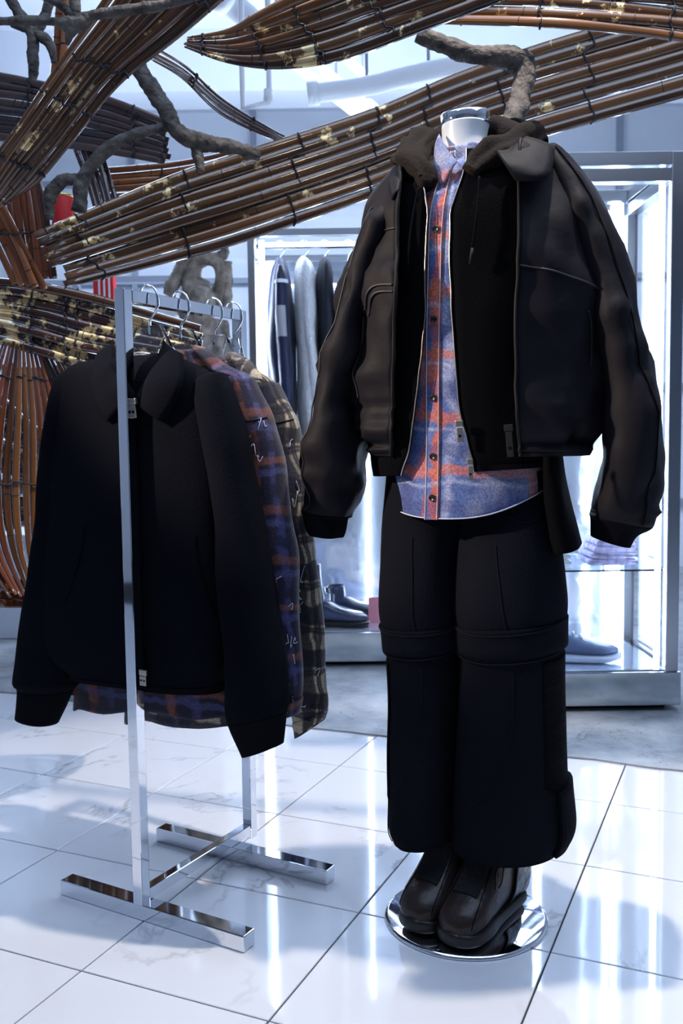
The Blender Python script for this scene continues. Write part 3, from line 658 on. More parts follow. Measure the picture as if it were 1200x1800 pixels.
band('bamboo_band', 'upper bamboo band curling in from a tip beside the white ceiling pipe',
     [(322, 66, 2.30), (400, 52, 2.25), (450, 24, 2.2), (520, -10, 2.15), (640, -55, 2.1), (800, -100, 2.05)],
     [(326, 84, 2.30), (400, 112, 2.25), (490, 122, 2.2), (600, 104, 2.15), (740, 52, 2.1), (930, -18, 2.05)], 7, [BG, BG, BB], (0.10, 0.36, 0.56, 0.75), 5, nseg=30)
band('bamboo_band', 'flat bamboo band overhead with gold flecks above the bent grey branch',
     [(735, -70, 2.35), (850, -85, 2.3), (970, -85, 2.25), (1100, -80, 2.22), (1240, -70, 2.2), (1700, -20, 2.1)],
     [(725, 42, 2.35), (850, 46, 2.3), (970, 53, 2.25), (1100, 64, 2.22), (1240, 80, 2.2), (1700, 150, 2.1)], 7, [BG, BB], (0.144, 0.368, 0.744, 0.9), 8, nseg=26)
band('bamboo_band', 'broad steep bamboo band rising from the dark knot to the ceiling',
     [(-60, 380, 2.25), (-20, 292, 2.2), (40, 205, 2.15), (105, 110, 2.1), (180, 5, 2.05), (235, -80, 2.0)],
     [(22, 352, 2.25), (68, 320, 2.2), (120, 262, 2.15), (212, 148, 2.1), (318, 62, 2.05), (440, -45, 2.0)], 11, [BG, BB, BB], (0.25, 0.50, 0.63, 0.88), 11, nseg=34)
band('bamboo_band', 'dark purplish bamboo band with a cut end running behind the steep band',
     [(-420, 60, 2.9), (-40, 122, 2.75), (60, 140, 2.7), (180, 165, 2.62), (305, 215, 2.55)],
     [(-420, 200, 2.9), (-40, 242, 2.75), (60, 252, 2.7), (180, 268, 2.62), (300, 290, 2.55)], 8, MT['bamboo_purple'], (0.2, 0.475, 0.85), 13, ext=0.04)
band('bamboo_band', 'bamboo band thickly patched with gold leaf behind the clothes rack post',
     [(-450, 500, 2.46), (-60, 488, 2.42), (60, 494, 2.42), (150, 512, 2.42), (240, 540, 2.42), (370, 578, 2.42)],
     [(-450, 590, 2.46), (-60, 598, 2.42), (60, 622, 2.42), (150, 652, 2.42), (240, 662, 2.42), (366, 668, 2.42)], 8, [BL, BL, BL, BB], (0.15, 0.392, 0.52, 0.568), 17, ext=0.05)
band('bamboo_band', 'copper-coloured bamboo strips crossing above the gold-leaf band',
     [(-70, 330, 2.32), (-15, 420, 2.34), (20, 500, 2.36)],
     [(-5, 338, 2.32), (40, 420, 2.34), (84, 512, 2.36)], 5, MT['bamboo_copper'], (0.45,), 19)
band('bamboo_band', 'thin pale bamboo strips arcing down behind the bent grey branches',
     [(262, 78, 2.15), (330, 118, 2.3), (400, 178, 2.5), (500, 240, 2.72)],
     [(262, 104, 2.15), (322, 140, 2.3), (392, 205, 2.5), (498, 256, 2.72)], 4, MT['bamboo_purple'], (0.4, 0.8), 23, hfac=0.25)
band('bamboo_band', 'glossy orange-brown bamboo strips just above the long gold-flecked band',
     [(165, 296, 2.75), (240, 290, 2.75), (330, 282, 2.74), (420, 262, 2.655)],
     [(165, 350, 2.75), (240, 346, 2.75), (330, 330, 2.74), (420, 305, 2.655)], 5, MT['bamboo_copper'], (0.5,), 29)
band('bamboo_band', 'short upright dark bamboo strips under the grey branch fork',
     [(128, 262, 2.66), (150, 320, 2.66), (168, 385, 2.64)],
     [(178, 255, 2.66), (196, 310, 2.66), (212, 372, 2.64)], 5, MT['bamboo_purple'], (0.4,), 31)
band('bamboo_band', 'dark bamboo strips standing in the knot beside the red shade',
     [(10, 330, 2.62), (20, 420, 2.62), (30, 500, 2.62)],
     [(72, 310, 2.62), (90, 400, 2.62), (100, 490, 2.62)], 6, MT['bamboo_red'], (0.5,), 37)
band('bamboo_band', 'upright brown bamboo strips rising behind the steep band to the ceiling',
     [(82, 180, 2.5), (92, 80, 2.5), (104, -60, 2.5)],
     [(108, 180, 2.5), (120, 80, 2.5), (134, -60, 2.5)], 2, MT['bamboo_copper'], (0.5,), 41)
band('bamboo_band', 'red-brown bamboo strips fanning down like a basket beside the black jacket',
     [(6, 596, 2.40), (-40, 720, 2.34), (-62, 850, 2.32), (-40, 960, 2.30), (20, 1052, 2.28)],
     [(130, 610, 2.46), (250, 720, 2.56), (300, 850, 2.62), (270, 960, 2.58), (190, 1052, 2.50)], 24, [MT['bamboo_red'], MT['bamboo_red'], MT['bamboo'], MT['bamboo_purple']], (0.15, 0.5), 43, wfac=0.80, nseg=26)
band('bamboo_band', 'dark slanting bamboo strips inside the basket of red-brown strips',
     [(-40, 660, 2.62), (30, 720, 2.62), (120, 790, 2.62)],
     [(-40, 960, 2.62), (20, 930, 2.62), (120, 900, 2.62)], 7, MT['bamboo_purple'], (0.5,), 47, wfac=0.9)
band('bamboo_band', 'dark brown bamboo strips curving round the bottom of the basket',
     [(-420, 900, 2.35), (-60, 985, 2.30), (10, 1010, 2.32), (60, 1028, 2.36), (110, 1035, 2.42)],
     [(-420, 1000, 2.35), (-60, 1062, 2.30), (10, 1070, 2.32), (60, 1068, 2.36), (110, 1060, 2.42)], 4, MT['bamboo_red'], (), 53)

band('bamboo_band', 'upright dark bamboo strips standing on the concrete behind the black jacket',
     [(0, 640, 4.0), (30, 800, 4.0), (80, 1000, 4.0), (120, 1176, 4.0)],
     [(290, 640, 4.0), (290, 800, 4.0), (285, 1000, 4.0), (280, 1178, 4.0)], 12, MT['bamboo'], (0.3, 0.7), 59)

# driftwood
def branch(label, main, forks=(), mat=None, name='driftwood_branch', n=64, seed=0):
    mat = mat or MT['bark']
    def limb(pn, pts, par):
        P_ = [V((*at(u, v, y),)) for u, v, y, r in pts]; Rr = [V((r * pts[i][2] / FPX, 0, 0)) for i, (u, v, y, r) in enumerate(pts)]
        vs2 = smooth_path(P_, n); rs = [crom(Rr, i / (n - 1)).x for i in range(n)]
        va, fa = tubevf(vs2, rs, 14)
        va = [p + (p - vs2[i // 14]) * (0.35 * noise.noise(p * 22 + V((seed, 0, 0))) + 0.16 * noise.noise(p * 70) + 0.12 * noise.noise(p * 150)) for i, p in enumerate(va)]
        return mk(pn, va, fa, mat, par)
    t = thing(name, label, 'branch', at(*main[0][:3]))
    limb('stem', main, t)
    for f in forks: limb('side_branch', f, t)
    return t
branch('grey bent branch hooking down behind the hoodie hood', [(735, 58, 2.30, 14), (790, 84, 2.30, 16), (860, 98, 2.30, 16), (905, 105, 2.30, 20), (922, 122, 2.30, 19), (916, 165, 2.28, 17), (905, 200, 2.24, 17), (888, 238, 2.2, 17)], seed=1)
branch('grey forked branch curving under the steep bamboo band', [(232, 105, 2.40, 14), (262, 150, 2.40, 15), (292, 195, 2.40, 14), (312, 232, 2.40, 14), (350, 250, 2.42, 14), (400, 258, 2.46, 12), (455, 272, 2.50, 10)],
       ([(300, 222, 2.40, 8), (250, 232, 2.40, 9), (205, 250, 2.40, 10), (165, 285, 2.40, 11), (145, 315, 2.40, 13), (138, 372, 2.40, 11)], [(340, 248, 2.42, 8), (348, 275, 2.42, 9), (352, 302, 2.42, 7)], [(150, 312, 2.40, 9), (110, 318, 2.40, 10), (88, 345, 2.40, 12), (86, 385, 2.40, 8)]), seed=2)
branch('weathered grey branches crossing in front of the steep bamboo band', [(-30, 38, 1.95, 7), (40, 36, 1.95, 7), (95, 38, 1.95, 9), (132, 42, 1.95, 15), (165, 26, 1.95, 9), (240, 16, 1.95, 9), (300, 6, 1.95, 8), (400, -25, 1.95, 6)],
       ([(132, 42, 1.95, 14), (122, 62, 1.95, 8), (118, 78, 1.96, 4)], [(138, 40, 1.95, 10), (110, 12, 1.95, 7), (70, -8, 1.95, 6), (20, -20, 1.95, 5)], [(135, 40, 1.95, 11), (132, 10, 1.95, 9), (125, -30, 1.95, 8)]), seed=3)
branch('slim grey branches hanging down from the ceiling beside the steep band', [(8, -20, 2.3, 9), (30, 20, 2.3, 10), (52, 50, 2.3, 10), (58, 90, 2.3, 10), (58, 145, 2.3, 7)],
       ([(60, 60, 2.3, 8), (78, 30, 2.3, 9), (92, -10, 2.3, 7)], [(20, 42, 2.3, 6), (50, 52, 2.3, 8), (85, 75, 2.3, 8), (95, 110, 2.3, 5)]), seed=4)
tw = branch('pale twisted driftwood trunk with a loop behind the clothes rack', [(352, 700, 4.0, 26), (356, 640, 4.0, 30), (352, 580, 4.0, 34), (350, 530, 4.0, 36), (338, 490, 4.0, 17), (345, 462, 4.0, 14), (368, 456, 4.0, 13), (386, 472, 4.0, 12), (388, 500, 4.0, 12), (378, 530, 4.0, 14), (384, 590, 4.0, 22), (390, 660, 4.0, 22)],
       ([(296, 520, 4.0, 12), (312, 485, 4.0, 13), (332, 448, 4.0, 12), (350, 425, 4.0, 9)], [(400, 560, 4.0, 10), (399, 500, 4.0, 9), (400, 460, 4.0, 8)], [(372, 452, 4.0, 8), (395, 445, 4.0, 8), (388, 430, 4.0, 6), (365, 436, 4.0, 7)],
        [(352, 690, 4.0, 30), (350, 800, 4.0, 34), (348, 920, 4.0, 38), (346, 1020, 4.0, 40), (344, 1100, 4.0, 44), (344, 1178, 4.0, 48)]), MT['palewood'], 'driftwood_sculpture', 44, 5)
# red shade with a gold rim, red boxes behind the gold band
c = at(112, 372, 2.66)
t = thing('red_shade', 'small red shade with a gold rim behind the bamboo knot', 'shade', c)
lathe('shade', [(0.026, 0.04), (0.028, 0.036), (0.034, -0.05), (0.033, -0.055)], c, MT['red'], t, n=20)
lathe('rim', [(0.024, 0.037), (0.029, 0.038), (0.029, 0.044), (0.024, 0.045)], c, MT['gold'], t, n=20)
c = at(183, 500, 4.2)
t = thing('shop_bag', 'red shopping bag with white stripes behind the gold-leaf band', 'bag', c - V((0, 0, 0.12)))
abox('bag_body', c + V((-0.05, 0, -0.12)), c + V((0.04, 0.06, 0.06)), MT['red'], t, bevel=0.004)
for dx in (-0.022, 0.0, 0.022): abox('stripe', c + V((dx - 0.004, -0.002, -0.118)), c + V((dx + 0.004, 0.0, 0.058)), MT['white'], t)
tube('bag_handle', smooth_path([c + V((-0.03, 0.03, 0.06)), c + V((-0.02, 0.03, 0.10)), c + V((0.01, 0.03, 0.10)), c + V((0.02, 0.03, 0.06))], 12), 0.004, MT['white'], t, n=6)
def shop_stand(label, x0, x1, y, z0, z1):
    t = thing('shop_counter', label, 'counter', (x0, y, 0.008))
    abox('counter_body', (x0, y, 0.008), (x1, y + 0.4, z0), MT['casewhite'], t, bevel=0.004)
    abox('counter_top', (x0 - 0.02, y - 0.02, z0), (x1 + 0.02, y + 0.42, z0 + 0.03), MT['white'], t, bevel=0.004)
    if z1 > z0:
        for x in (x0, x1 - 0.03): abox('counter_post', (x, y + 0.3, z0 + 0.03), (x + 0.03, y + 0.33, z1), MT['greybar'], t)
        abox('counter_rail', (x0, y + 0.3, z1 - 0.03), (x1, y + 0.33, z1), MT['greybar'], t)
shop_stand('white shop counter with a grey rail behind the gold-leaf band', -1.25, -0.72, 4.2, at(180, 526, 4.2).z - 0.075, at(240, 485, 4.5).z)
shop_stand('low white display counter behind the bamboo basket', -2.2, -1.35, 4.7, at(20, 950, 4.7).z, 0)

# ================================================================== CLOTHES RACK
rf, rr_ = fl(250, 1612), fl(440, 1487)
ed = (rr_ - rf).normalized(); ew = V((-ed.y, ed.x, 0)) * -1
HR = 1.296; TB = 0.0125
rack = thing('clothes_rack', 'chrome square-tube clothes rack standing on the marble tiles', 'clothes rack', (rf + rr_) / 2)
ct = V((0, 0, 1))
for p in (rf, rr_):
    box('upright', p + ct * (HR / 2 + 0.012), ew * TB, ed * TB, ct * (HR / 2 - 0.012), MT['chrome'], rack, bevel=0.0015)
box('top_bar', (rf + rr_) / 2 + ct * (HR - TB), ed * ((rr_ - rf).length / 2 - TB - 0.0005), ew * TB, ct * TB, MT['chrome'], rack, bevel=0.0015)
box('cross_bar', (rf + rr_) / 2 + ct * (0.034 + TB), ed * ((rr_ - rf).length / 2 - TB - 0.0005), ew * TB * 0.9, ct * TB, MT['chrome'], rack, bevel=0.0015)
for (a, b) in ((fl(108, 1572), fl(430, 1675)), (fl(276, 1478), fl(575, 1556))):
    c = (a + b) / 2 + ed * 0.016 + ct * 0.017
    box('base_bar', c, (b - a) / 2, ed * 0.019, ct * 0.0165, MT['chrome'], rack, bevel=0.002)
yawr = math.degrees(math.atan2(-ew.y, ew.x))
def bar(tt): return rf.lerp(rr_, tt) + ct * HR
GR = 'clear hangers on the rack'
def hanger(label, tt, hs=1.0):
    """clear acrylic hanger hooked over the bar"""
    p = bar(tt); fr = Frame(p, yawr)
    t = thing('clothes_hanger', label, 'hanger', p - ct * 0.2, GR)
    r = 0.0035
    pts = [p + fr.ex * (-0.016) - ct * 0.022, p + fr.ex * -0.02 + ct * 0.0, p + fr.ex * -0.012 + ct * 0.014, p + fr.ex * 0.004 + ct * 0.0125 * 1.35, p + fr.ex * 0.022 + ct * 0.004, p + fr.ex * 0.027 - ct * 0.025, p + fr.ex * 0.014 - ct * 0.046, p + fr.ex * 0.004 - ct * 0.056, p + fr.ex * 0.004 - ct * 0.088]
    tube('hook', smooth_path(pts, 28), 0.0026, MT['chrome'], t, n=8)
    out = [(-0.030, -0.066), (0.034, -0.066), (0.060, -0.112), (0.115, -0.152), (0.20, -0.195), (0.205, -0.215), (0.19, -0.215), (0.10, -0.180), (0.045, -0.125), (-0.045, -0.125), (-0.10, -0.180), (-0.19, -0.215), (-0.205, -0.215), (-0.20, -0.195), (-0.115, -0.152), (-0.060, -0.112)]
    P_ = [p + fr.ex * (x * hs * (0.8 if abs(x) > 0.1 else 1.0)) + ct * z for x, z in out]
    mk('hanger_body', P_, [tuple(range(len(P_)))], MT['acrylic'], t, smooth=False, solid=0.012, soff=0.0, bevel=0.002)
    return fr
f1 = hanger('clear hanger carrying the black jacket', 0.185); f1 = Frame(bar(0.225), yawr)
f2 = hanger('clear hanger carrying the purple and orange plaid shirt', 0.44)
f3 = hanger('clear hanger carrying the cream and black plaid shirt', 0.74)
f4 = hanger('empty clear hanger by the rear post', 0.93, 0.5)

def zip_pull(name, p, dn, up_n, mat, parent, L=0.03, wd=0.006):
    """slider + tab hanging from it"""
    d = dn.normalized(); n = up_n.normalized(); s = d.cross(n).normalized()
    z = box(name, p + n * 0.004, s * wd * 0.8, d * 0.006, n * 0.003, mat, parent, bevel=0.001)
    box('pull_tab', p + n * 0.006 + d * (0.007 + L / 2), s * wd * 0.6, d * (L / 2), n * 0.0012, mat, z, bevel=0.0008)
    box('tab_hole', p + n * 0.0075 + d * (L * 0.8), s * wd * 0.25, d * wd * 0.25, n * 0.0004, MT['edge'], z)
    return z

# --- black jacket on the front hanger
J = thing('black_jacket', 'black wool zip jacket on the front hanger of the rack', 'jacket', f1.px(250, 1195))
jb = Loft(rows(f1, [(200, 624, 300, 622, 0.030), (176, 632, 322, 632, 0.040), (134, 642, 365, 655, 0.052), (112, 668, 388, 690, 0.060), (104, 730, 392, 760, 0.062), (96, 820, 392, 860, 0.064), (84, 960, 394, 990, 0.066), (74, 1070, 400, 1090, 0.068), (76, 1130, 398, 1150, 0.068), (128, 1175, 388, 1195, 0.064), (130, 1186, 387, 1216, 0.060)]), 2.5, 0.006, (7, 7, 3.5), 3.3)
jb.sheet('body', MT['black_wool'], J, nt=60, na=64, solid=0.004, t0=lambda a: 0.055 if 60 < (a % 360) < 120 else 0.0)
jb.sheet('hem_band', MT['rib'], J, 0.93, 1.0, nt=6, na=64, off=0.0015)
Ls = Loft(rows(f1, [(122, 652, 142, 662, 0.018, 0.0), (112, 664, 150, 690, 0.040, 0.0), (98, 720, 142, 740, 0.052, 0.0), (84, 820, 130, 840, 0.056, -.005), (70, 940, 128, 960, 0.056, -.005), (50, 1080, 134, 1100, 0.056, 0), (34, 1180, 136, 1190, 0.055, 0), (33, 1200, 132, 1205, 0.050, 0), (38, 1212, 124, 1216, 0.042, 0), (32, 1258, 96, 1274, 0.040, 0)]), 2.2, 0.006, (8, 8, 5), 5.1)
Ls.sheet('sleeve', MT['black_wool'], J, nt=50, na=36, t1=0.88, cap=(True, True)); Ls.sheet('cuff', MT['rib'], J, 0.88, 1.0, nt=8, na=36, solid=0.003)
Rs = Loft(rows(f1, [(358, 664, 380, 656, 0.018, 0.0), (352, 680, 392, 662, 0.040, 0.0), (362, 745, 420, 742, 0.052, 0.006), (376, 830, 440, 830, 0.056, 0.01), (388, 940, 460, 940, 0.056, 0.015), (394, 1060, 480, 1060, 0.055, 0.015), (402, 1160, 495, 1160, 0.055, 0.015), (403, 1235, 500, 1235, 0.052, 0.015), (408, 1272, 496, 1256, 0.044, 0.015), (430, 1328, 490, 1310, 0.038, 0.015)]), 2.2, 0.006, (8, 8, 5), 6.7)
Rs.sheet('sleeve', MT['black_wool'], J, nt=50, na=36, t1=0.875, cap=(True, True)); Rs.sheet('cuff', MT['rib'], J, 0.875, 1.0, nt=8, na=36, solid=0.003)
def collar_piece(name, fr, pts, mat, parent, bulge=0.012, n=10):
    """curved collar: pts = outer edge list and inner edge list of (u,v,d)"""
    A_ = [fr.px(*p) for p in pts[0]]; B_ = [fr.px(*p) for p in pts[1]]
    vs_, fs = [], []
    for i in range(n + 1):
        a, b = crom(A_, i / n), crom(B_, i / n)
        for j in range(7): vs_.append(a.lerp(b, j / 6) + fr.ef * (bulge * math.sin(math.pi * j / 6)))
    for i in range(n):
        for j in range(6): fs.append((i * 7 + j, i * 7 + j + 1, (i + 1) * 7 + j + 1, (i + 1) * 7 + j))
    uv = [((p - fr.o).dot(fr.ex), p.z) for p in vs_]
    return mk(name, vs_, fs, mat, parent, solid=0.004, soff=0.0, uv=uv)
collar_piece('collar', f1, ([(290, 599, 0.01), (276, 632, 0.045), (258, 665, 0.070), (237, 702, 0.068)], [(322, 624, 0.02), (322, 668, 0.060), (306, 712, 0.067), (285, 742, 0.070)]), MT['black_wool'], J)
collar_piece('collar', f1, ([(200, 604, 0.01), (206, 640, 0.045), (218, 672, 0.070), (234, 704, 0.068)], [(168, 630, 0.02), (162, 672, 0.060), (172, 712, 0.067), (190, 742, 0.070)]), MT['black_wool'], J)

pz = f1.px(236, 706, 0.082); zip_pull('zip_slider', pz, V((0.1, 0, -1)), f1.ef, MT['zip'], J, 0.026, 0.011)
pz = f1.px(257, 1182, 0.072); zip_pull('zip_slider', pz, V((0, 0, -1)), f1.ef, MT['zip'], J, 0.02, 0.007)
jb.line('side_seam', MT['edge'], J, [(0.2, 8), (0.6, 8), (0.95, 8)], 0.0016, 0.0008)
tube('neck_tape', smooth_path([f1.px(224, 632, 0.02), f1.px(236, 623, 0.005), f1.px(252, 620, 0.0), f1.px(270, 624, 0.01)], 12), 0.0022, MT['denim_hem'], J, n=6)

# --- plaid shirts on the rack
def rack_shirt(name, label, fr, mat, body, sl, sr, collars, cuff_btn, seed, hem):
    S = thing(name, label, 'shirt', fr.px(*body[-1][:2]))
    body, sl, sr = [[(*r[:4], r[4] * 0.74, *r[5:]) for r in L_] for L_ in (body, sl, sr)]
    b = Loft(rows(fr, body), 2.5, 0.007, (9, 9, 4), seed)
    b.sheet('body', mat, S, nt=50, na=60, t1=hem, solid=0.002)
    for k, L in enumerate((sl, sr)):
        l = Loft(rows(fr, L), 2.2, 0.007, (10, 10, 6), seed + 2 + k)
        l.sheet('sleeve', mat, S, nt=50, na=32, t1=0.93, cap=(True, False))
        l.sheet('cuff', mat, S, 0.91, 1.0, nt=8, na=32, off=0.002, solid=0.002)
        l.line('shoulder_seam', MT['button'], S, [(0.14, 10), (0.15, 90), (0.14, 170)], 0.0014, 0.001)
        if k == 1:
            for (tt, an) in cuff_btn:
                p = l.pt(tt, math.radians(an), 0.003); lathe('button', [(0.003, 0.0), (0.006, 0.001), (0.006, 0.003), (0.002, 0.004)], p, MT['button'], S, n=12, axis=l.nrm(tt, math.radians(an)))
            rnd = random.Random(seed)
            for q in range(16):
                tt, an = 0.15 + 0.7 * rnd.random(), 20 + 70 * rnd.random()
                P0 = [(tt + 0.02 * (rnd.random() - 0.5) * i, an + 12 * (rnd.random() - 0.5) * i) for i in range(4)]
                l.line('frayed_thread', MT['denim_hem'], S, P0, 0.0007, 0.0025, 10)
    for c_ in collars: collar_piece('collar', fr, c_, mat, S, 0.01)
    b.line('yoke_seam', MT['button'], S, [(0.12, 10), (0.14, 60), (0.13, 120)], 0.0014, 0.001)
    return S
rack_shirt('plaid_shirt', 'purple and orange frayed plaid shirt hanging between the black jacket and the cream shirt', f2, MT['plaid_purple'],
    [(262, 626, 360, 612, 0.03), (240, 650, 395, 640, 0.045), (190, 680, 440, 668, 0.058), (165, 740, 452, 740, 0.062), (160, 860, 446, 860, 0.065), (150, 1000, 440, 1000, 0.07), (142, 1120, 440, 1120, 0.07), (135, 1200, 440, 1215, 0.066), (132, 1246, 440, 1262, 0.062)],
    [(170, 690, 200, 700, 0.04), (150, 760, 195, 770, 0.05), (140, 880, 190, 890, 0.05), (130, 1000, 186, 1010, 0.05), (126, 1100, 180, 1110, 0.045), (124, 1170, 172, 1175, 0.04), (126, 1215, 168, 1220, 0.036)],
    [(400, 668, 440, 662, 0.04), (416, 740, 474, 735, 0.052, 0.005), (430, 830, 497, 810, 0.055, 0.008), (446, 940, 512, 930, 0.054, 0.01), (462, 1050, 521, 1040, 0.05, 0.01), (474, 1150, 527, 1140, 0.045, 0.01), (482, 1215, 529, 1205, 0.04, 0.01), (488, 1262, 520, 1256, 0.034, 0.01)],
    [([(336, 606, 0.0), (350, 625, 0.03), (372, 652, 0.05)], [(362, 612, 0.0), (385, 632, 0.03), (404, 660, 0.045)])],
    [(0.95, 60), (0.90, 40)], 21, lambda a: 0.985 + 0.015 * math.cos(math.radians(2 * a)) + 0.015 * math.sin(math.radians(7 * a)))
rack_shirt('plaid_shirt', 'cream and black frayed plaid shirt hanging behind the purple one', f3, MT['plaid_cream'],
    [(318, 640, 415, 622, 0.03), (300, 664, 448, 648, 0.045), (262, 690, 486, 676, 0.058), (238, 760, 496, 750, 0.062), (236, 880, 492, 880, 0.065), (232, 1000, 490, 1000, 0.07), (228, 1120, 490, 1120, 0.07), (226, 1210, 486, 1220, 0.066), (224, 1268, 486, 1284, 0.062)],
    [(240, 700, 270, 710, 0.04), (226, 770, 262, 780, 0.05), (215, 880, 256, 890, 0.05), (208, 1000, 250, 1010, 0.05), (206, 1100, 246, 1110, 0.045), (206, 1150, 240, 1155, 0.04), (208, 1190, 238, 1195, 0.036)],
    [(446, 680, 488, 672, 0.04), (458, 740, 516, 730, 0.05, 0.004), (470, 800, 528, 790, 0.054, 0.006), (482, 900, 540, 890, 0.054, 0.008), (492, 1000, 550, 990, 0.052, 0.01), (502, 1110, 562, 1100, 0.048, 0.01), (512, 1210, 572, 1200, 0.044, 0.01), (516, 1256, 574, 1240, 0.042, 0.01), (522, 1296, 566, 1266, 0.036, 0.01)],
    [([(396, 622, 0.0), (412, 640, 0.03), (428, 664, 0.05)], [(414, 620, 0.0), (446, 640, 0.03), (462, 668, 0.045)])],
    [(0.93, 70), (0.86, 55)], 33, lambda a: 0.985 + 0.015 * math.cos(math.radians(2 * a)) + 0.015 * math.sin(math.radians(5 * a)))

# ================================================================== MANNEQUIN AND ITS CLOTHES
M0 = fl(818, 1612)
mf = Frame(M0, 18)
man = thing('mannequin', 'headless white mannequin with a chrome neck cap on a round chrome base', 'mannequin', M0)
lathe('base_plate', [(0.166, 0.0), (0.168, 0.002), (0.166, 0.006), (0.160, 0.009), (0.001, 0.010)], M0, MT['chrome'], man, n=96)
nk = Loft(rows(mf, [(700, 880, 960, 880, 0.085), (705, 700, 950, 700, 0.09), (700, 560, 950, 560, 0.10), (690, 420, 950, 420, 0.10), (715, 345, 925, 345, 0.075), (770, 312, 870, 306, 0.058), (781, 280, 858, 270, 0.052), (778, 250, 855, 240, 0.050), (777, 228, 859, 216, 0.051)]), 2.1)
nk.sheet('torso', MT['mann'], man, nt=50, na=48, cap=(True, True))
cn = (mf.px(777, 226), mf.px(859, 214)); cc_ = (cn[0] + cn[1]) / 2; axn = (cn[1] - cn[0]).normalized().cross(mf.ef).normalized()
if axn.z < 0: axn = -axn
axn = (axn + mf.ef * 0.12).normalized()
lathe('neck_cap', [(0.047, -0.002), (0.0475, 0.0), (0.0475, 0.020), (0.044, 0.024), (0.001, 0.026)], cc_, MT['chrome'], man, n=48, axis=axn)
SHOE_YAW = 38
TOES = (fl(728, 1642, 0.01), fl(797, 1668, 0.01))
for sx, toe in zip((-0.07, 0.08), TOES):
    a = math.radians(SHOE_YAW); ank = toe + V((math.sin(a), math.cos(a), 0)) * 0.20; ank.z = 0.10
    q = M0 + mf.ex * sx
    tube('leg', smooth_path([ank, ank + V((0, 0, 0.14)), q.lerp(ank, 0.4) + V((0, 0, 0.32)), q + V((0, 0, 0.6)), q + V((0, 0, 0.88))], 12), [0.026, 0.028, 0.030, 0.034, 0.04, 0.045, 0.05, 0.052, 0.056, 0.06, 0.062, 0.064], MT['mann'], man, n=16)

# --- flannel shirt
SH = thing('flannel_shirt', 'faded blue and orange plaid shirt worn under the black hoodie', 'shirt', mf.px(800, 900))
sb = Loft(rows(mf, [(774, 268, 858, 262, 0.058), (765, 300, 872, 294, 0.066), (716, 336, 920, 330, 0.088), (684, 400, 950, 395, 0.108), (682, 520, 955, 520, 0.112), (684, 640, 958, 640, 0.114), (688, 760, 962, 760, 0.116), (690, 850, 968, 840, 0.128), (690, 910, 972, 905, 0.134)]), 2.2, 0.005, (10, 10, 3), 2.0)
def shem(a):
    a = a % 360
    c = math.cos(math.radians(a))
    return 0.985 - 0.085 * max(0.0, c) ** 1.6 - 0.05 * max(0.0, -c) ** 2.5
sb.sheet('shirt_body', MT['plaid_denim'], SH, nt=64, na=72, t0=lambda a: 0.03 if 70 < a % 360 < 120 else 0.0, t1=shem, solid=0.002)
# front placket and buttons
placket_a = [(0.07, 101), (0.3, 99), (0.6, 103), (0.88, 106), (0.985, 107)]
PP = [V((a, b, 0)) for a, b in placket_a]
vs_, fs, uv = [], [], []
for i in range(41):
    q = crom(PP, i / 40)
    for j, da in enumerate((-5.5, -3.5, 0, 3.5, 5.5)):
        p = sb.pt(q.x, math.radians(q.y + da), 0.0035 if 0 < j < 4 else 0.002); vs_.append(p); uv.append((0.082 + da * 0.0022, p.z))
for i in range(40):
    for j in range(4): fs.append((i * 5 + j, i * 5 + j + 1, (i + 1) * 5 + j + 1, (i + 1) * 5 + j))
mk('placket', vs_, fs, MT['plaid_denim'], SH, uv=uv, solid=0.002)
for da in (-4.4, 4.4):
    sb.line('placket_stitching', MT['denim_hem'], SH, [(a, b + da) for a, b in placket_a], 0.0008, 0.0042, 40)
for tt in (0.12, 0.235, 0.40, 0.55, 0.685, 0.80, 0.91):
    q = None
    for i in range(200):
        q = crom(PP, i / 199)
        if q.x >= tt: break
    p = sb.pt(q.x, math.radians(q.y - 1), 0.006); nn = sb.nrm(q.x, math.radians(q.y))
    bo = lathe('button', [(0.003, 0.0), (0.0065, 0.0005), (0.0068, 0.002), (0.0052, 0.003), (0.0045, 0.0022), (0.001, 0.002)], p, MT['button'], SH, n=16, axis=nn)
hl = [(shem(a) - 0.004, a) for a in range(12, 172, 8)]
sb.line('hem_stitching', MT['denim_hem'], SH, hl, 0.0011, 0.001, 60)
collar_piece('collar', mf, ([(772, 236, 0.045), (785, 262, 0.075), (803, 284, 0.085)], [(764, 268, 0.055), (764, 300, 0.085), (777, 330, 0.10)]), MT['plaid_denim'], SH, 0.006)
collar_piece('collar', mf, ([(850, 250, 0.045), (830, 266, 0.072), (803, 284, 0.085)], [(862, 270, 0.05), (842, 288, 0.085), (816, 304, 0.098)]), MT['plaid_denim'], SH, 0.006)

# --- hoodie
HD = thing('zip_hoodie', 'black zip hoodie worn open over the plaid shirt', 'hoodie', mf.px(880, 815))
hb = Loft(rows(mf, [(745, 290, 882, 276, 0.078), (706, 325, 930, 315, 0.098), (664, 390, 975, 385, 0.122), (660, 520, 985, 520, 0.128), (660, 640, 985, 640, 0.130), (660, 740, 985, 740, 0.132), (656, 800, 985, 795, 0.132), (660, 836, 985, 818, 0.128)]), 2.25, 0.006, (8, 8, 4), 9.0)
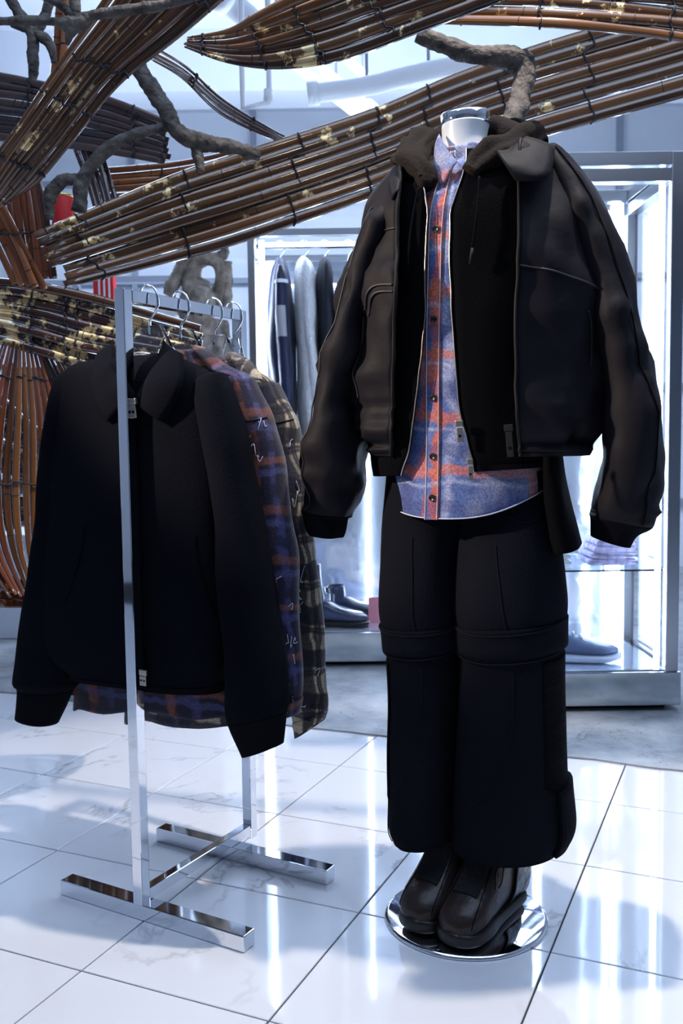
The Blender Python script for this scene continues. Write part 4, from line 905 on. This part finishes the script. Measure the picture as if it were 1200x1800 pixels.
# front edges found from the picture: angle on the shell where it shows at the given pixel column
def ang_for(L, t, u, lo=20, hi=165):
    best = None
    for k in range(291):
        a = lo + (hi - lo) * k / 290
        p = L.pt(t, math.radians(a)); q = p - CAM; d = q.dot(FWD)
        uu = 600 + FPX * q.dot(RGT) / d
        if best is None or abs(uu - u) < best[0]: best = (abs(uu - u), a)
    return best[1]
def v_for(L, t, a=90):
    q = L.pt(t, math.radians(a)) - CAM
    return 900 - FPX * q.dot(UPV) / q.dot(FWD)
def interp(tab, v):
    if v <= tab[0][0]: return tab[0][1]
    for (a, b), (c, d) in zip(tab, tab[1:]):
        if v <= c: return b + (d - b) * (v - a) / (c - a)
    return tab[-1][1]
class Edge:
    """front-edge angle as a function of t, from a table of (v, u)"""
    def __init__(s, L, tab, n=30):
        s.tab = [(i / n, ang_for(L, i / n, interp(tab, v_for(L, i / n)))) for i in range(n + 1)]
    def __call__(s, t): return interp(s.tab, t)
def open_sheet(L, name, mat, parent, e_from, e_to, t0=0.0, t1=1.0, nt=48, na=48, off=0.0, solid=0.004):
    vs_, fs, uv = [], [], []
    R = 0.13
    for i in range(nt + 1):
        for j in range(na + 1):
            f = j / na
            b0 = t1(f) if callable(t1) else t1
            tt = t0 + (b0 - t0) * i / nt
            a0 = e_from(tt) if callable(e_from) else e_from; a1 = e_to(tt) if callable(e_to) else e_to
            th = math.radians(a0 + (a1 - a0) * f)
            p = L.pt(tt, th, off); vs_.append(p); uv.append((th * R, p.z))
    m_ = na + 1
    for i in range(nt):
        for j in range(na): fs.append((i * m_ + j, i * m_ + j + 1, (i + 1) * m_ + j + 1, (i + 1) * m_ + j))
    return mk(name, vs_, fs, mat, parent, uv=uv, solid=solid)
eL = Edge(hb, [(300, 742), (380, 752), (480, 746), (560, 748), (690, 733), (790, 720), (840, 702)])
eR = Edge(hb, [(285, 819), (330, 806), (370, 791), (450, 790), (580, 796), (720, 806), (800, 828), (840, 834)])
open_sheet(hb, 'hoodie_body', MT['black_jersey'], HD, eL, lambda t: eR(t) + 360, nt=60, na=80)
for e_, sgn in ((eL, 1), (eR, -1)):
    q = [(t_ / 30, e_(t_ / 30)) for t_ in range(0, 31)]
    hb.line('zipper_tape', MT['zip'], HD, q, 0.0013, 0.002, 60)
p = mf.px(808, 745, 0.142); zip_pull('zip_slider', p, V((0.06, 0, -1)), mf.ef, MT['zip'], HD, 0.028, 0.009)
p = mf.px(827, 812, 0.140); zip_pull('zip_slider', p, V((0.04, 0, -1)), mf.ef, MT['zip'], HD, 0.028, 0.007)
hb.sheet('hem_rib', MT['rib'], HD, 0.93, 1.0, eR(0.96) - 160, eR(0.96) - 2, nt=6, na=40, off=0.003)
# hood folded round the neck
def blob_tube(name, fr, pts, mat, parent, n=40, m_=30, amp=0.5, seed=0, fq=22):
    P_ = [fr.px(u, v, d) for u, v, d, r, g in pts]; Rr = [V((r, g, 0)) for u, v, d, r, g in pts]
    path = smooth_path(P_, n); vs_, fs = [], []
    for i, p in enumerate(path):
        tg = (path[min(i + 1, n - 1)] - path[max(i - 1, 0)]).normalized()
        x = tg.cross(V((0, 0, 1))).normalized(); y = x.cross(tg); rg = crom(Rr, i / (n - 1))
        for k in range(m_):
            a = 2 * math.pi * k / m_
            q = p + x * (rg.x * math.cos(a)) + y * (rg.y * math.sin(a))
            q = q + (q - p) * (0.16 * math.sin(3 * a + i * 0.35 + seed) + 0.10 * math.sin(5 * a - i * 0.22))
            q = q + (q - p) * amp * (noise.noise(q * fq + V((seed, 0, 0))) + 0.5 * noise.noise(q * fq * 2.2))
            vs_.append(q)
    for i in range(n - 1):
        for k in range(m_):
            k2 = (k + 1) % m_; fs.append((i * m_ + k, i * m_ + k2, (i + 1) * m_ + k2, (i + 1) * m_ + k))
    fs.append(tuple(range(m_ - 1, -1, -1))); fs.append(tuple((n - 1) * m_ + k for k in range(m_)))
    return mk(name, vs_, fs, mat, parent)
hood = blob_tube('hood', mf, [(752, 330, 0.10, 0.012, 0.016), (738, 296, 0.085, 0.022, 0.024), (724, 274, 0.045, 0.030, 0.024), (745, 256, -0.01, 0.030, 0.026), (785, 246, -0.075, 0.032, 0.030), (840, 240, -0.10, 0.034, 0.030), (895, 236, -0.06, 0.034, 0.026), (918, 248, 0.0, 0.030, 0.026), (890, 264, 0.055, 0.030, 0.024), (850, 282, 0.085, 0.022, 0.022), (826, 304, 0.105, 0.012, 0.014)], MT['hood'], HD, seed=4)
blob_tube('hood_rim', mf, [(741, 312, 0.108, 0.007, 0.008), (716, 288, 0.085, 0.012, 0.010), (700, 278, 0.045, 0.014, 0.011), (722, 260, 0.0, 0.014, 0.012), (760, 246, -0.05, 0.014, 0.012)], MT['hood'], hood, seed=6)
blob_tube('hood_fold', mf, [(862, 234, -0.09, 0.016, 0.014), (905, 222, -0.05, 0.018, 0.014), (942, 238, 0.0, 0.018, 0.014), (935, 258, 0.04, 0.016, 0.013), (890, 280, 0.085, 0.010, 0.010)], MT['black_jersey'], hood, seed=8)
for pts in ([(842, 310, 0.125), (838, 370, 0.138), (830, 430, 0.142), (826, 462, 0.142)], [(735, 330, 0.12), (722, 400, 0.13), (716, 470, 0.135)]):
    tube('drawcord', smooth_path([mf.px(*q) for q in pts], 20), 0.0022, MT['black_wool'], HD, n=6)
tube('cord_tip', [mf.px(830, 436, 0.143), mf.px(826, 464, 0.143)], 0.0028, MT['zipdark'], HD, n=8)
Tl = Loft(rows(mf, [(952, 780, 985, 778, 0.09), (955, 830, 992, 830, 0.10), (960, 890, 1003, 890, 0.10), (968, 940, 1014, 935, 0.10), (974, 966, 1020, 960, 0.10)]), 2.6, 0.005, (10, 10, 6), 12)
Tl.sheet('long_side_tail', MT['black_jersey'], HD, nt=20, na=30, cap=(True, True))

# --- bomber jacket
BJ = thing('bomber_jacket', 'dark brown satin bomber jacket hanging open on the mannequin', 'jacket', mf.px(800, 800))
bb = Loft(rows(mf, [(742, 282, 890, 262, 0.088), (700, 304, 952, 268, 0.112), (652, 375, 1018, 345, 0.145), (632, 470, 1062, 450, 0.160), (626, 580, 1076, 570, 0.165), (624, 680, 1072, 680, 0.168), (634, 745, 1060, 745, 0.168), (648, 785, 1036, 785, 0.150), (652, 800, 1030, 800, 0.146)]), 2.25, 0.015, (11, 11, 8), 14.0)
rb = random.Random(5)
for k in range(16):   # soft folds across the left front, fewer on the right
    bb.bumps.append((0.32 + 0.6 * rb.random(), 128 + 50 * rb.random(), 0.012 + 0.02 * rb.random(), 10 + 14 * rb.random(), (0.010 if k % 2 else -0.008)))
for k in range(8):
    bb.bumps.append((0.4 + 0.55 * rb.random(), 10 + 45 * rb.random(), 0.02 + 0.03 * rb.random(), 8 + 10 * rb.random(), (0.007 if k % 2 else -0.006)))
bb.bumps += [(0.80, 32, 0.05, 4, -0.02), (0.84, 24, 0.03, 9, -0.015), (0.90, 150, 0.03, 30, 0.012), (0.90, 40, 0.03, 30, 0.012)]
bL = Edge(bb, [(290, 706), (330, 700), (420, 698), (560, 694), (700, 690), (800, 688)])
bR = Edge(bb, [(270, 912), (330, 910), (420, 911), (560, 906), (700, 906), (800, 913)])
open_sheet(bb, 'jacket_body', MT['satin'], BJ, bL, lambda t: bR(t) + 360, nt=64, na=90, solid=0.006)
open_sheet(bb, 'hem_band', MT['satin'], BJ, lambda t: bR(t) - 72, bR, 0.93, 1.005, 6, 30, 0.003, 0.003)
for e_, nm in ((bL, 'zipper_tape'), (bR, 'zipper_tape')):
    bb.line(nm, MT['zipdark'], BJ, [(t_ / 30, e_(t_ / 30)) for t_ in range(3, 31)], 0.003, 0.003, 60)
p = mf.px(894, 752, 0.178); zip_pull('zip_slider', p, V((0.08, 0, -1)), mf.ef, MT['zipdark'], BJ, 0.045, 0.010)
lsl = Loft(rows(mf, [(700, 304, 718, 322, 0.025, 0.02), (684, 318, 730, 352, 0.06, 0.02), (652, 378, 700, 420, 0.085, 0.03), (620, 470, 672, 500, 0.095, 0.03), (592, 590, 648, 610, 0.098, 0.03), (566, 700, 636, 710, 0.098, 0.03), (544, 800, 640, 800, 0.095, 0.03), (540, 850, 632, 860, 0.085, 0.03), (546, 892, 612, 905, 0.06, 0.03), (544, 912, 600, 914, 0.045, 0.03), (556, 938, 590, 944, 0.042, 0.03)]), 2.2, 0.018, (11, 11, 12), 17.0)
for k in range(26):
    lsl.bumps.append((0.15 + 0.65 * rb.random(), 40 + 140 * rb.random(), 0.012 + 0.03 * rb.random(), 10 + 22 * rb.random(), (0.011 if k % 2 else -0.010)))
lsl.sheet('sleeve', MT['satin'], BJ, nt=70, na=44, t1=0.83, cap=(True, False)); lsl.sheet('cuff', MT['rib'], BJ, 0.815, 1.0, nt=14, na=44, off=0.001, solid=0.004)
rsl = Loft(rows(mf, [(948, 278, 966, 256, 0.025, 0.0), (950, 300, 990, 262, 0.06, 0.0), (985, 400, 1052, 345, 0.085, 0.0), (1016, 500, 1100, 455, 0.098, 0.0), (1040, 610, 1130, 580, 0.10, 0.0), (1056, 710, 1156, 690, 0.102, 0.0), (1056, 800, 1171, 790, 0.10, 0.0), (1040, 880, 1162, 880, 0.09, 0.0), (1034, 900, 1150, 922, 0.075, 0.0), (1036, 912, 1122, 940, 0.055, 0.0), (1034, 938, 1108, 962, 0.050, 0.0)]), 2.2, 0.010, (9, 9, 9), 19.0)
for k in range(22):
    rsl.bumps.append((0.2 + 0.6 * rb.random(), 10 + 150 * rb.random(), 0.012 + 0.03 * rb.random(), 10 + 22 * rb.random(), (0.009 if k % 2 else -0.008)))
rsl.sheet('sleeve', MT['satin'], BJ, nt=70, na=44, t1=0.83, cap=(True, False)); rsl.sheet('cuff', MT['rib'], BJ, 0.815, 1.0, nt=14, na=44, off=0.001, solid=0.004)
collar_piece('collar', mf, ([(904, 238, 0.03), (895, 262, 0.10), (873, 266, 0.135)], [(975, 258, 0.05), (962, 312, 0.135), (905, 318, 0.155)]), MT['satin'], BJ, 0.014)
collar_piece('collar', mf, ([(712, 296, 0.07), (706, 312, 0.10), (700, 335, 0.13)], [(690, 300, 0.06), (684, 322, 0.09), (690, 352, 0.125)]), MT['satin'], BJ, 0.008)
def pxline(name, L, pts, mat, parent, r=0.0014, off=0.002, n=24, lo=5, hi=178):
    """seam drawn on the shell where the picture shows it"""
    out = []
    for u, v in pts:
        best = None
        for i in range(0, 81):
            vv = v_for(L, i / 80)
            if best is None or abs(vv - v) < best[0]: best = (abs(vv - v), i / 80)
        out.append((best[1], ang_for(L, best[1], u, lo, hi)))
    return L.line(name, mat, parent, out, r, off, n)
pxline('zipper', jb, [(237, 725), (244, 900), (252, 1080), (257, 1190)], MT['edge'], J, 0.003, 0.0015)
pxline('pocket_welt', jb, [(342, 930), (352, 1000), (378, 1075)], MT['edge'], J, 0.002, 0.001)
pxline('pocket_welt', jb, [(150, 920), (138, 990), (115, 1060)], MT['edge'], J, 0.002, 0.001)
pxline('yoke_seam', bb, [(914, 466), (985, 480), (1055, 512)], MT['seam'], BJ)
pxline('yoke_seam', bb, [(696, 392), (672, 384), (650, 398)], MT['seam'], BJ)
pxline('pocket_flap_seam', bb, [(690, 496), (655, 496), (642, 540)], MT['seam'], BJ, 0.002)
pxline('pocket_flap_seam', bb, [(690, 503), (658, 505), (648, 545)], MT['seam'], BJ, 0.002)
pxline('side_pocket', bb, [(1034, 545), (1038, 600), (1036, 640)], MT['zipdark'], BJ, 0.002)
pxline('panel_seam', bb, [(640, 545), (632, 620), (630, 700)], MT['seam'], BJ, 0.0016)
lsl.line('sleeve_seam', MT['seam'], BJ, [(0.12, 120), (0.4, 128), (0.6, 132), (0.8, 128)], 0.0015, 0.002)
rsl.line('sleeve_seam', MT['edge'], BJ, [(0.1, 60), (0.4, 55), (0.6, 50), (0.8, 55)], 0.0015, 0.002)

# --- trousers
TR = thing('cargo_trousers', 'wide black twill trousers with knee flaps on the mannequin', 'trousers', mf.px(830, 1510))
legL_rows = [(690, 830, 830, 830, 0.085), (683, 900, 822, 900, 0.092), (680, 980, 815, 980, 0.105), (677, 1060, 812, 1060, 0.114), (684, 1110, 812, 1110, 0.110), (690, 1200, 812, 1200, 0.108), (689, 1300, 810, 1300, 0.108), (687, 1380, 806, 1380, 0.108), (686, 1438, 804, 1438, 0.108), (698, 1464, 800, 1466, 0.098)]
legR_rows = [(812, 830, 966, 826, 0.085, 0.0), (808, 900, 974, 900, 0.092, 0.0), (804, 980, 981, 980, 0.108, 0.012), (803, 1060, 988, 1055, 0.116, 0.02), (808, 1110, 986, 1105, 0.112, 0.02), (808, 1200, 988, 1200, 0.110, 0.02), (804, 1300, 991, 1300, 0.110, 0.02), (799, 1380, 993, 1375, 0.110, 0.02), (797, 1440, 999, 1448, 0.108, 0.02), (800, 1476, 988, 1482, 0.102, 0.02), (806, 1484, 980, 1494, 0.096, 0.02)]
lgL = Loft(rows(mf, legL_rows), 2.3, 0.006, (8, 8, 3), 31.0); lgR = Loft(rows(mf, legR_rows), 2.3, 0.006, (8, 8, 3), 37.0)
for L, tk in ((lgL, 0.47), (lgR, 0.43)):
    lg = L.sheet('trouser_leg', MT['twill'], TR, nt=70, na=48, solid=0.003)
    L.sheet('upper_panel', MT['twill'], TR, 0.0, lambda a, tk=tk: tk + 0.012 * math.sin(math.radians(a)) , nt=40, na=48, off=0.006, solid=0.005)
    L.sheet('knee_band', MT['twill'], TR, tk - 0.065, tk + 0.004, nt=6, na=48, off=0.009, solid=0.003)
    L.line('knee_seam', MT['twill_seam'], TR, [(tk - 0.065, 10), (tk - 0.05, 60), (tk - 0.048, 110), (tk - 0.062, 170)], 0.0014, 0.010)
    L.line('knee_seam', MT['twill_seam'], TR, [(tk + 0.004, 10), (tk + 0.014, 90), (tk + 0.004, 170)], 0.0014, 0.007)
    L.line('front_crease_seam', MT['twill_seam'], TR, [(0.16, 92), (0.3, 88), (tk - 0.06, 86)], 0.0010, 0.007)
    L.line('shin_seam', MT['twill_seam'], TR, [(tk + 0.03, 80), (tk + 0.15, 84), (tk + 0.24, 100), (tk + 0.28, 120)], 0.0010, 0.001)
    L.line('hem_seam', MT['twill_seam'], TR, [(0.965, 5), (0.965, 60), (0.965, 120), (0.965, 175)], 0.0010, 0.001)
lgR.sheet('ribbed_panel', MT['ribbed'], TR, 0.45, lambda a: 0.72 - 0.0016 * max(0, a - 20), -40, 46, 36, 20, 0.003, 0.002)
lgL.sheet('ribbed_panel', MT['ribbed'], TR, 0.50, 0.78, 138, 215, 30, 14, 0.003, 0.002)
lgR.sheet('leg_pocket', MT['twill'], TR, 0.70, 0.93, -28, 30, 20, 14, 0.012, 0.010)
lgR.line('pocket_edge', MT['twill_seam'], TR, [(0.70, 30), (0.80, 31), (0.92, 30)], 0.0014, 0.012)
lgL.line('side_seam', MT['twill_seam'], TR, [(0.48, 142), (0.7, 142), (0.95, 142)], 0.0012, 0.002)
lgR.line('hip_pocket_welt', MT['twill_seam'], TR, [(0.10, 84), (0.115, 60), (0.08, 35)], 0.0014, 0.007)

# --- shoes
def man_shoe(label, toe, yaw, s=1.0, script=False):
    a = math.radians(yaw); fw = V((-math.sin(a), -math.cos(a), 0)); sd = V((fw.y, -fw.x, 0))
    base = toe - fw * 0.285 * s; base.z = 0.0105
    t = thing('leather_shoe', label, 'shoe', base, 'brown leather shoes on the mannequin base')
    U = [(0.0, 0.030, 0.016, 0.20, 0), (0.02, 0.044, 0.016, 0.262, 0), (0.06, 0.049, 0.025, 0.272, 0), (0.10, 0.050, 0.024, 0.250, 0), (0.135, 0.051, 0.024, 0.208, 0), (0.175, 0.053, 0.024, 0.162, 0), (0.215, 0.055, 0.024, 0.120, 0), (0.25, 0.053, 0.024, 0.096, 0), (0.278, 0.043, 0.024, 0.077, 0), (0.294, 0.020, 0.028, 0.060, 0)]
    up = shoe_loft(base, fw, [(x * s, hw * s, z0 * s, z1 * s, sh) for x, hw, z0, z1, sh in U], 2.35, 0.0015)
    uo = up.sheet('upper', MT['leather'], t, nt=60, na=44, cap=(True, True))
    up.sheet('elastic_gusset', MT['gore'], t, 0.22, 0.74, 62, 118, 24, 16, 0.0018, 0.002)
    up.line('toe_seam', MT['edge'], t, [(0.90, 178), (0.86, 150), (0.70, 128), (0.45, 124)], 0.0009, 0.0004)
    up.line('toe_seam', MT['edge'], t, [(0.90, 2), (0.86, 30), (0.70, 52), (0.45, 56)], 0.0009, 0.0004)
    S_ = [(0.004, 0.024, 0.002, 0.036, 0), (0.016, 0.036, 0.0, 0.032, 0), (0.08, 0.040, 0.0, 0.032, 0), (0.15, 0.045, 0.0, 0.036, 0), (0.21, 0.056, 0.0, 0.042, 0), (0.255, 0.055, 0.002, 0.042, 0), (0.284, 0.042, 0.006, 0.042, 0), (0.298, 0.018, 0.012, 0.038, 0)]
    shoe_loft(base, fw, [(x * s, hw * s, z0 * s, z1 * s, sh) for x, hw, z0, z1, sh in S_], 3.0).sheet('sole', MT['rubber'], t, nt=44, na=36, cap=(True, True))
    hs = up.sheet('heel_shell', MT['shell'], t, 0.02, 0.34, 160, 236, 18, 14, 0.004, 0.003)
    hs2 = up.sheet('heel_shell', MT['shell'], t, 0.02, 0.34, -56, 20, 18, 14, 0.004, 0.003)
    if script:
        sc = [(0.52, 0.42), (0.46, 0.75), (0.40, 0.55), (0.46, 0.25), (0.52, 0.45), (0.48, 0.85), (0.42, 0.70), (0.40, 0.35), (0.36, 0.60), (0.38, 0.85), (0.34, 0.45), (0.32, 0.30), (0.36, 0.55), (0.28, 0.65), (0.30, 0.35)]
        pass
        up.line('script_stitching', MT['thread'], t, [(x + 0.08, 178 - 42 * y) for x, y in sc], 0.0013, 0.0016, 140)
    return t
man_shoe('brown leather shoe with script stitching on the chrome base', TOES[1], SHOE_YAW, 0.9, True)
man_shoe('brown leather shoe tucked behind the stitched one on the chrome base', TOES[0], SHOE_YAW, 0.9)
